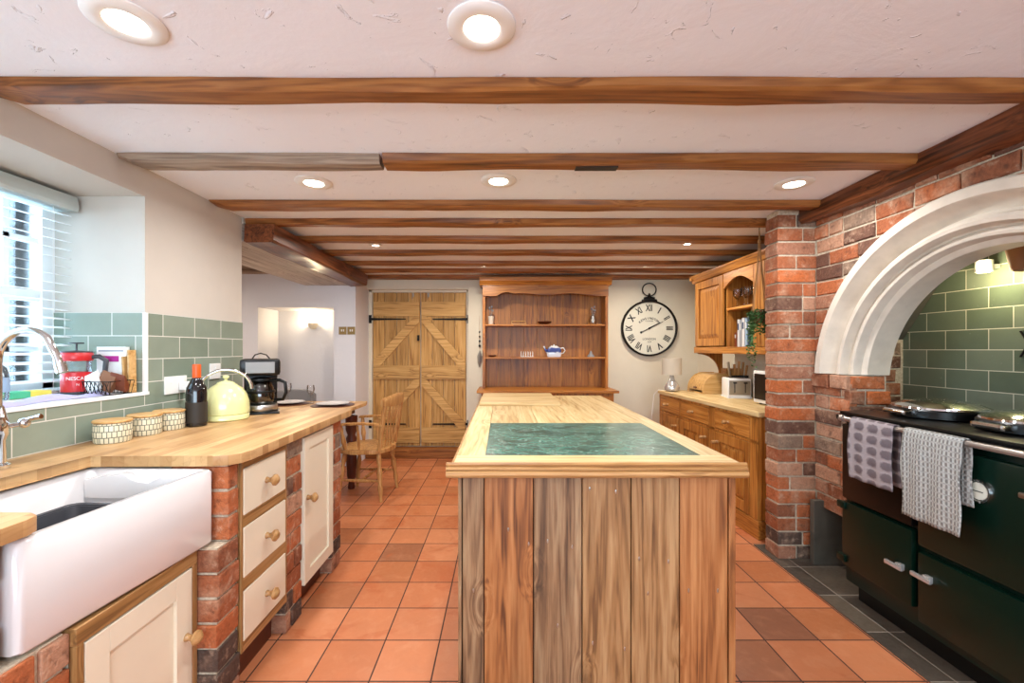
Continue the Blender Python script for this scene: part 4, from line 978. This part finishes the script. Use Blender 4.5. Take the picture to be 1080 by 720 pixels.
gl = ['far left stemmed glass on the upper cabinet shelf','second stemmed glass from left on the cabinet shelf','third stemmed glass from left on the cabinet shelf','stemmed glass nearest the plant on the cabinet shelf']
for i in range(4):
    if g0 is None:
        g0 = thing('wine_glass', gl[0], 'glass', (2.03,4.43-.65,1.656), 0, 'stemmed glasses in the wall cabinet'); B().lathe(gp, (0,0,0), 20, cap1=False).build('bowl', M['glass'], g0, smooth=60)
    else:
        g_ = copy_tree(g0); g_['label'] = gl[i]; g_.location = (2.03+.02*(i%2),4.43-.65-.082*i,1.656)

# ------------------------------------------------------------------ hanging plant
P_ = thing('hanging_plant', 'trailing green plant in a rope hanger beside brick pier', 'plant', (1.775,3.02,1.50))
b = B()
for k in range(4):
    a = k*PI/2+.4; ca, sa = math.cos(a), math.sin(a)
    b.tube([(0,0,.62),(.006*ca,.006*sa,.5),(.02*ca,.02*sa,.34),(.045*ca,.045*sa,.16),(.056*ca,.056*sa,.06),(.045*ca,.045*sa,-.02),(0,0,-.035)], .0035, 6)
b.ball((0,0,.54), .012, 1,1,1.6); b.build('rope_hanger', M['rope'], P_)
lathe_obj('flower_pot', M['brown'], P_, [(.03,-.02),(.045,.0),(.052,.06),(.05,.065),(.04,.06)])
b = B()
def leaf(p, s_):
    d = Vector((R.uniform(-1,1),R.uniform(-1,1),R.uniform(-.6,.4))).normalized()*s_; w = d.cross(Vector((R.uniform(-1,1),R.uniform(-1,1),1))).normalized()*s_*.45
    p = Vector(p); up = d.cross(w).normalized()*s_*.12
    b.loft([[p, p+d*.5+w+up, p+d*.5+up*1.5],[p, p+d+up*.2, p+d*.5+up*1.2]], False, False) if False else None
    vs = [b._v(q_) for q_ in (p, p+d*.5+w+up, p+d, p+d*.5-w+up)]; b._f(vs)
for k in range(64):
    a = R.uniform(0,2*PI); r = R.uniform(.02,.055); l = R.uniform(.02,.17) if k > 3 else (.26,.33,.38,.3)[k]
    for q_ in range(int(l/.009)+2):
        t_ = q_*.009; rr_ = min(r+.02, .02+t_*1.2)
        for _ in range(2): leaf((rr_*math.cos(a)+R.uniform(-.006,.006), rr_*math.sin(a)+R.uniform(-.006,.006), .065+.02*math.sin(min(t_*30,PI))-t_), .02)
b.build('foliage', M['leaf'], P_)
b = B(); b.tube([(0,0,.62),(0,0,.66),(.008,0,.67),(.012,0,.655)], .003, 6); b.build('hook', M['iron'], P_)

# ------------------------------------------------------------------ range cooker (faces -X) local x -> -Y
G = thing('range_cooker', 'dark green enamel range cooker with black top and chrome rail', 'range cooker', (1.78,2.27,0.006), rad(-90))
GL = 1.15
b = B(); b.box(0.01,GL,.06,.70,.0,.10,.003); b.build('plinth', M['black'], G)
b = B(); b.box(0,GL,.0,.72,.10,.93,.012); b.build('body', M['enamel'], G, smooth=40)
b = B(); b.box(-.02,GL+.02,-.035,.76,.93,.955,.006); b.box(-.012,GL,-.02,.74,.956,.974,.005); b.build('top_plate', M['black'], G, smooth=40)
def ovendoor(x0,x1,z0,z1,mat,name,hinge=True,handle=None):
    b = B(); b.box(x0,x1,-.035,-.001,z0,z1,.012); d = b.build(name, M[mat], G, smooth=40)
    if hinge:
        for z in (z0+.02, z1-.04):
            B().box(x0-.022,x0+.03,-.045,-.02,z,z+.035,.006).build('hinge', M[mat], d, smooth=40)
    if handle:
        hx, hz = handle; b = B(); b.box(hx-.014,hx+.014,-.055,-.034,hz-.014,hz+.014,.004); b.box(hx-.055,hx+.03,-.068,-.054,hz-.009,hz+.010,.005); b.build('door_handle', M['silver'], d, smooth=40)
    return d
ovendoor(.02,.405,.19,.52,'enamel','oven_door',True,(.36,.345))
ovendoor(.43,.84,.15,.445,'enamel','oven_door',False,(.485,.355))
ovendoor(.02,.405,.535,.915,'black','firebox_panel',False)
d = ovendoor(.43,1.12,.47,.90,'enamel','upper_door',False)
th = B(); th.lathe([(.001,-.040),(.034,-.040),(.037,-.046),(.042,-.046),(.044,-.036),(.04,-.03)], (.672,0,.775), 28, 'y'); th.build('thermometer', M['chrome'], d, smooth=40)
B().lathe([(.001,-.0425),(.031,-.0425),(.031,-.039)], (.672,0,.775), 24, 'y').build('thermometer_dial', M['clockface'], d)
b = B(); b.box(.655,.69,-.0445,-.043,.773,.776); b.build('needle', M['blackm'], d)
b = B(); b.box(.80,1.10,-.05,-.034,.795,.815,.007); b.build('grab_bar', M['steel'], d, smooth=40)
b = B(); b.tube([(.09,-.08,.949),(GL,-.08,.949)], .0115, 14); b.lathe([(.016,0),(.016,.02)], (.075,-.08,.949), 14, 'x'); b.build('rail', M['copper'], G, smooth=50)
for x in (.10,.62,1.1):
    b = B(); b.tube([(x,-.08,.945),(x,-.02,.925)], .009, 8); b.build('rail_bracket', M['chrome'], G, smooth=50)
for k, lx in enumerate((.20,.60)):
    b = B(); b.lathe([(.175,.975),(.182,.98),(.182,1.012),(.176,1.018)], (lx,.29,0), 36); b.M = Matrix.Identity(4)
    ld = b.build('hotplate_lid', M['black'], G, smooth=40)
    B().lathe([(.174,1.0185),(.172,1.026),(.13,1.044),(.07,1.054),(.001,1.057)], (lx,.29,0), 36).build('chrome_dome', M['chrome'], ld, smooth=50)
    b = B(); b.tube([(lx-.05,.075,1.002),(lx+.05,.075,1.002)], .011, 12); b.box(lx-.06,lx-.045,.07,.12,.99,1.01,.003); b.box(lx+.045,lx+.06,.07,.12,.99,1.01,.003); b.build('lid_handle', M['chrome'], ld, smooth=40)
# towels
def towel(name, label, y0, y1, zt, zf, zb, mat, loc_x=1.70, amp=.004):
    b = B(); n_s = 40; nt = 22; r = .0165
    prof_ = []
    for i in range(20): prof_.append((-r-.003, zf+(zt-zf)*i/20))
    for a in range(0, 181, 20): prof_.append((-r*math.cos(rad(a)), zt + r*math.sin(rad(a))))
    for i in range(1, 16): prof_.append((r+.001, zt-(zt-zb)*i/15))
    for k_, off in ((0,0),(1,.004)):
        pass
    rows = []
    for i, (x, z) in enumerate(prof_):
        row = []
        for j in range(nt+1):
            y = y0+(y1-y0)*j/nt; dz = zt-z; w = amp*min(1, max(dz,0)/.08)
            sgn = -1 if x < 0 else 1
            row.append((x + sgn*abs(w*(1+math.sin(y*70+z*5))) , y-(y0+y1)/2 + .004*math.sin(z*25)*min(1,max(dz,0)/.1), z-zt))
        rows.append(row)
    V = [[b._v(p) for p in rw] for rw in rows]
    for i in range(len(V)-1):
        for j in range(nt): b._f([V[i][j],V[i][j+1],V[i+1][j+1],V[i+1][j]])
    o = b.build(name, mat, loc=(loc_x,(y0+y1)/2,zt), smooth=60)
    so = o.modifiers.new('thick', 'SOLIDIFY'); so.thickness = .0045; so.offset = 0
    return tag(o, label, 'towel', 'towels over the range rail')
towel('tea_towel', 'mauve grey patterned tea towel on range rail, the shorter one', 1.885, 2.115, .955, .685, .70, M['towel_a'])
towel('tea_towel', 'pale grey checked tea towel on range rail, the longer one', 1.60, 1.835, .955, .61, .72, M['towel_b'])
h_ = thing('hood_lamp', 'warm spotlight glowing at the top of the tiled range recess', 'lamp', (2.5,2.27,1.73))
b = B(); b.lathe([(.03,-.03),(.034,-.028),(.034,.03),(.026,.032)], (0,0,0), 20); b.box(.02,.071,-.012,.012,-.01,.01); b.build('housing', M['white'], h_, smooth=40)
B().lathe([(.027,-.032),(.001,-.034)], (0,0,0), 20).build('lens', M['lampw'], h_)
h2 = thing('wall_trivet', 'black wire trivet hanging on the tiles above the range', 'trivet', (2.565,2.13,1.325))
b = B(); b.tube([(0,-.035,.065),(0,.035,.065),(0,-.035,-.065),(0,.035,-.065),(0,-.035,.065)], .005, 8); b.tube([(0,-.02,.03),(0,.02,.03)], .004, 6); b.tube([(0,-.02,-.03),(0,.02,-.03)], .004, 6); b.build('wire', M['iron'], h2)
h3 = thing('hanging_pan', 'terracotta coloured pan hanging high in the range recess', 'pan', (2.40,1.99,1.66))
lathe_obj('pan', M['brown'], h3, [(.05,0),(.06,.01),(.075,.10),(.078,.11),(.072,.108),(.055,.015),(.0,.01)]); b = B(); b.tube([(0,-.075,.10),(0,-.06,.2),(0,0,.272),(0,.06,.2),(0,.075,.10)], .003, 6); b.build('bail_handle', M['iron'], h3)

# ------------------------------------------------------------------ dining table + chairs
DT = thing('dining_table', 'pine dining table with dark turned legs beyond the worktop', 'table', (-1.85,3.80,0))
b = B(); b.prism([(-.85,-.55),(.44,-.55),(.50,-.49),(.53,.42),(.50,.56),(-.85,.56)], 'z', .752, .782, .004); b.build('table_top', M['block'], DT)
b = B(); b.box(-.75,.42,-.42,.44,.68,.751,.003); b.build('apron', M['mahog'], DT)
for x, y in ((.44,.28),(.40,-.42),(-.7,.4),(-.7,-.42)):
    b = B(); b.lathe([(.028,0),(.035,.02),(.025,.06),(.04,.12),(.048,.3),(.04,.42),(.05,.47),(.035,.5),(.052,.55),(.055,.68)], (x,y,0), 18); b.build('leg', M['mahog'], DT, smooth=50)
tz = .7825
for (x, y, l) in ((-1.56,4.02,'white dinner plate on round dark mat, nearest the table corner'),(-2.02,4.12,'grey white dinner plate farther in on the dining table'),(-2.12,3.72,'white plate at the near left of dining table')):
    lathe_obj('placemat', M['mahog'], None, [(.001,0),(.19,0),(.19,.005),(.001,.005)], 32).location = (x,y,tz)
    o = C.objects[-1]; tag(o, 'round dark placemat under the ' + l.split(' dinner')[0].split(' plate')[0] + ' plate ' + l.split('plate')[1].strip(), 'placemat', 'placemats on the dining table')
    o = lathe_obj('dinner_plate', M['ceramic'], None, [(.001,0),(.07,0),(.10,.006),(.145,.016),(.147,.019),(.10,.011),(.07,.006),(.001,.005)], 32); o.location = (x,y,tz+.0055); tag(o, l, 'plate', 'plates on the dining table')
for (x,y,l) in ((-1.83,4.17,'clear wine glass on table between the two plates'),(-2.16,4.40,'clear wine glass at the back of dining table')):
    g_ = copy_tree(g0); g_['label'] = l; g_['group'] = 'wine glasses on the dining table'; g_.location = (x,y,tz); g_.scale = (1,1,1.05)
gc = thing('upholstered_chair', 'grey upholstered low-backed chair behind the dining table', 'chair', (-2.22,4.62,0))
b = B(); 
loops=[]
for i in range(13):
    x = -.24+.04*i; y = .12-.12*(abs(x)/.24)**2.2; zt = .865-.03*(abs(x)/.24)**3
    loops.append([(x,y-.025,.45),(x,y+.025,.45),(x,y+.025,zt-.01),(x,y,zt),(x,y-.025,zt-.01)])
b.loft(loops); b.build('backrest', M['greycloth'], gc, smooth=40)
B().box(-.23,.23,-.36,.09,.40,.47,.03).build('seat', M['greycloth'], gc, smooth=40)
for x, y in ((-.2,-.33),(.2,-.33),(-.2,.06),(.2,.06)): B().tube([(x,y,0),(x*.95,y*.95,.42)], [.013,.02], 10).build('leg', M['blackm'], gc, smooth=50)

W = thing('windsor_chair', 'turned pine spindle-back armchair beside the dining table', 'chair', (-1.20,3.93,0), rad(-6))
# local: faces -x; back at +x
def turned(b, p0, p1, rs):
    p0, p1 = Vector(p0), Vector(p1); n_ = len(rs); b.tube([p0+(p1-p0)*i/(n_-1) for i in range(n_)], rs, 12)
b = B(); q = []
for i in range(32):
    a = 2*PI*i/32; q.append((.225*math.copysign(abs(math.cos(a))**.7,math.cos(a)), .235*math.copysign(abs(math.sin(a))**.7,math.sin(a))*(1-.07*math.cos(a))))
b.prism(q, 'z', .405, .44, .006); b.build('seat', M['chairwood'], W, smooth=40)
for sx in (-1,1):
    for sy in (-1,1):
        b = B(); turned(b, (sx*.15,sy*.15,.41), (sx*(.19 if sx>0 else .2),sy*.20,0), [.017,.02,.022,.014,.022,.024,.020,.016,.022,.016,.014,.013]); b.build('leg', M['chairwood'], W, smooth=60)
b = B()
for sy in (-1,1): turned(b, (-.178,sy*.18,.17), (.17,sy*.18,.17), [.009,.011,.014,.017,.014,.011,.009])
turned(b, (0,-.18,.17), (0,.18,.17), [.009,.012,.016,.012,.009]); b.build('stretchers', M['chairwood'], W, smooth=60)
for sy in (-1,1):
    b = B(); turned(b, (.17,sy*.19,.43), (.235,sy*.215,.87), [.016,.02,.015,.022,.022,.024,.018,.022,.016,.014]); b.build('back_post', M['chairwood'], W, smooth=60)
for k in range(4):
    y = -.12+.08*k; b = B(); turned(b, (.185,y*.85,.435), (.245,y,.84), [.006,.007,.009,.013,.008,.006,.009,.013,.008,.006,.006]); b.build('spindle', M['chairwood'], W, smooth=60)
b = B(); loops = []
for i in range(15):
    y = -.255+.51*i/14; x = .255-.035*(y/.25)**2; hh = .04+.012*math.cos(y/.255*PI/2)
    loops.append([(x-.013,y,.80+.03*(1-math.cos(y/.25*1.2))),(x+.013,y,.80+.03*(1-math.cos(y/.25*1.2))),(x+.020,y,.80+hh*1.7),(x+.006,y,.81+hh*1.9),(x-.010,y,.80+hh*1.75)])
b.loft(loops); b.build('crest_rail', M['chairwood'], W, smooth=50)
for sy in (-1,1):
    b = B(); loops = []
    for i in range(9):
        t_ = i/8; x = .215-.40*t_; w = .018+.014*max(0,t_-.5)*2; z = .655+.012*math.sin(t_*PI); y = sy*(.21+.02*t_)
        loops.append([(x,y-w,z-.010),(x,y+w,z-.010),(x,y+w,z+.006),(x,y,z+.012),(x,y-w,z+.006)])
    b.loft(loops); b.build('armrest', M['chairwood'], W, smooth=50)
    b = B(); turned(b, (-.13,sy*.19,.43), (-.16,sy*.225,.65), [.012,.016,.022,.018,.012,.018,.014]); turned(b, (0,sy*.205,.43), (-.01,sy*.22,.65), [.008,.011,.014,.010,.009]); b.build('arm_support', M['chairwood'], W, smooth=60)

# alcove light and switches
al = thing('wall_sconce', 'glowing half-moon wall light inside the white alcove', 'wall light', (-2.275,5.30,1.585))
b = B(); b.lathe([(.02,-.045),(.05,-.02),(.06,.03),(.055,.03),(.045,-.018),(.015,-.035)], (0,-.055,0), 24, cap0=False, cap1=False); b.box(-.015,.015,-.03,0,-.03,.02,.004); b.build('uplighter', M['cream'], al, smooth=50)
B().ball((0,-.055,.035), .026).build('bulb', M['lampw'], al, smooth=True)
for k, x in enumerate((-1.775,-1.68)):
    s_ = thing('light_switch', ('brass light switch plate, left one of the pair beside the alcove','brass light switch plate, right one of the pair by the doors')[k], 'light switch', (x,4.858,1.505), 0, 'brass switches beside the alcove')
    B().box(-.043,.043,-.007,0,-.043,.043,.003).build('faceplate', plain('antique_brass_%d' % k, '#a08a5c', .35, .8), s_)
    b = B(); b.box(-.016,-.004,-.012,-.007,-.01,.014,.002); b.box(.006,.018,-.012,-.007,-.01,.014,.002); b.build('rocker', M['white'], s_)

# ------------------------------------------------------------------ downlights
dl = [(-.992,1.152,.092,'large downlight at the left before the first beam',1),(-.056,1.173,.092,'large downlight in the centre before the first beam',1),
      (-.978,2.266,.092,'round downlight left, between second and third beams',1),(-.02,2.24,.092,'round downlight in middle between second and third beams',1),(1.52,2.279,.092,'round downlight near brick wall between second and third beams',1),
      (-1.05,3.62,.05,'small bright spotlight near the boarded bulkhead',.8),(1.51,3.57,.05,'small bright spotlight in front of the wall cabinet',.8),(1.484,4.52,.05,'small bright spotlight above the wall clock',.8),(-.2,4.52,.05,'small spotlight between the last beams near the doors',.8),
      (.9,1.16,.092,'downlight right of centre before the first beam',1),
      (-.99,-.3,.092,'',1),(.9,-.3,.092,'',1),(0,-1.3,.092,'',1)]  # unlabelled ones: unseen lamps added behind the camera, without fittings
for x, y, r, l, p in dl:
    if l and not (x == .9 and y > 1):
        f = thing('ceiling_downlight', l, 'ceiling light', (x,y,CZ-.0005), 0, 'recessed ceiling downlights')
        B().lathe([(r*.52,-.006),(r*.6,-.010),(r*.95,-.007),(r,-.003),(r,0),(r*.5,0)], (0,0,0), 40, cap0=False, cap1=False).build('bezel', M['white'], f, smooth=True)
        B().lathe([(r*.52,-.007),(.001,-.011)], (0,0,0), 32, cap0=False).build('lens', M['lamp'], f, smooth=True)
    elif not l or y > 1:
        if y > 1: continue
    ld = bpy.data.lights.new('downlight', 'AREA'); ld.shape = 'DISK'; ld.size = .09; ld.energy = 9*p if r > .06 else 10; ld.color = (1,.93,.82) if y > 3 else (.97,.98,1); ld.spread = rad(168)
    lo = bpy.data.objects.new('downlight_lamp', ld); C.objects.link(lo); lo.location = (x,y,CZ-.02)
def arealight(name, loc, rot, sx, sy, e, col):
    ld = bpy.data.lights.new(name, 'AREA'); ld.shape = 'RECTANGLE'; ld.size = sx; ld.size_y = sy; ld.energy = e; ld.color = col
    lo = bpy.data.objects.new(name, ld); C.objects.link(lo); lo.location = loc; lo.rotation_euler = rot; return lo
arealight('added_fill_front', (0.1,-2.35,1.45), (rad(106),0,0), 3.1, 1.25, 120, (.66,.84,1))  # added fill from behind the camera, tilted up to brighten the ceiling
arealight('daylight_window_left', (-2.3,1.35,1.56), (0,rad(-90),0), .9, 1.45, 62, (.62,.82,1))
def pointlight(name, loc, e, col, r=.04):
    ld = bpy.data.lights.new(name, 'POINT'); ld.energy = e; ld.color = col; ld.shadow_soft_size = r
    lo = bpy.data.objects.new(name, ld); C.objects.link(lo); lo.location = loc
pointlight('sconce_light', (-2.275,5.24,1.66), 6, (1,.78,.5), .03)
pointlight('hood_light', (2.44,2.22,1.66), 5, (1,.85,.5), .03)
arealight('dining_ceiling_light', (-3.1,3.7,2.05), (0,0,0), .3, .3, 14, (1,.9,.78))

# ------------------------------------------------------------------ world, camera
w = bpy.data.worlds.new('daylight'); bpy.context.scene.world = w; w.use_nodes = True
bg = w.node_tree.nodes['Background']
sk = w.node_tree.nodes.new('ShaderNodeTexSky'); sk.sky_type = 'HOSEK_WILKIE'; sk.turbidity = 6; sk.sun_direction = (-.6,-.5,.6)
w.node_tree.links.new(sk.outputs[0], bg.inputs[0]); bg.inputs[1].default_value = 2.4
cam = bpy.data.cameras.new('camera'); co = bpy.data.objects.new('camera', cam); C.objects.link(co)
co.location = (0,0,1.3); co.rotation_euler = (PI/2,0,0)
cam.sensor_width = 36; cam.lens = 461/1080*36; cam.shift_x = 10/1080; cam.shift_y = 8/1080; cam.clip_start = .02
sc = bpy.context.scene; sc.camera = co
sc.view_settings.view_transform = 'Standard'; sc.view_settings.look = 'None'; sc.view_settings.gamma = 1; sc.view_settings.use_curve_mapping = False
sc.view_settings.exposure = 0.2
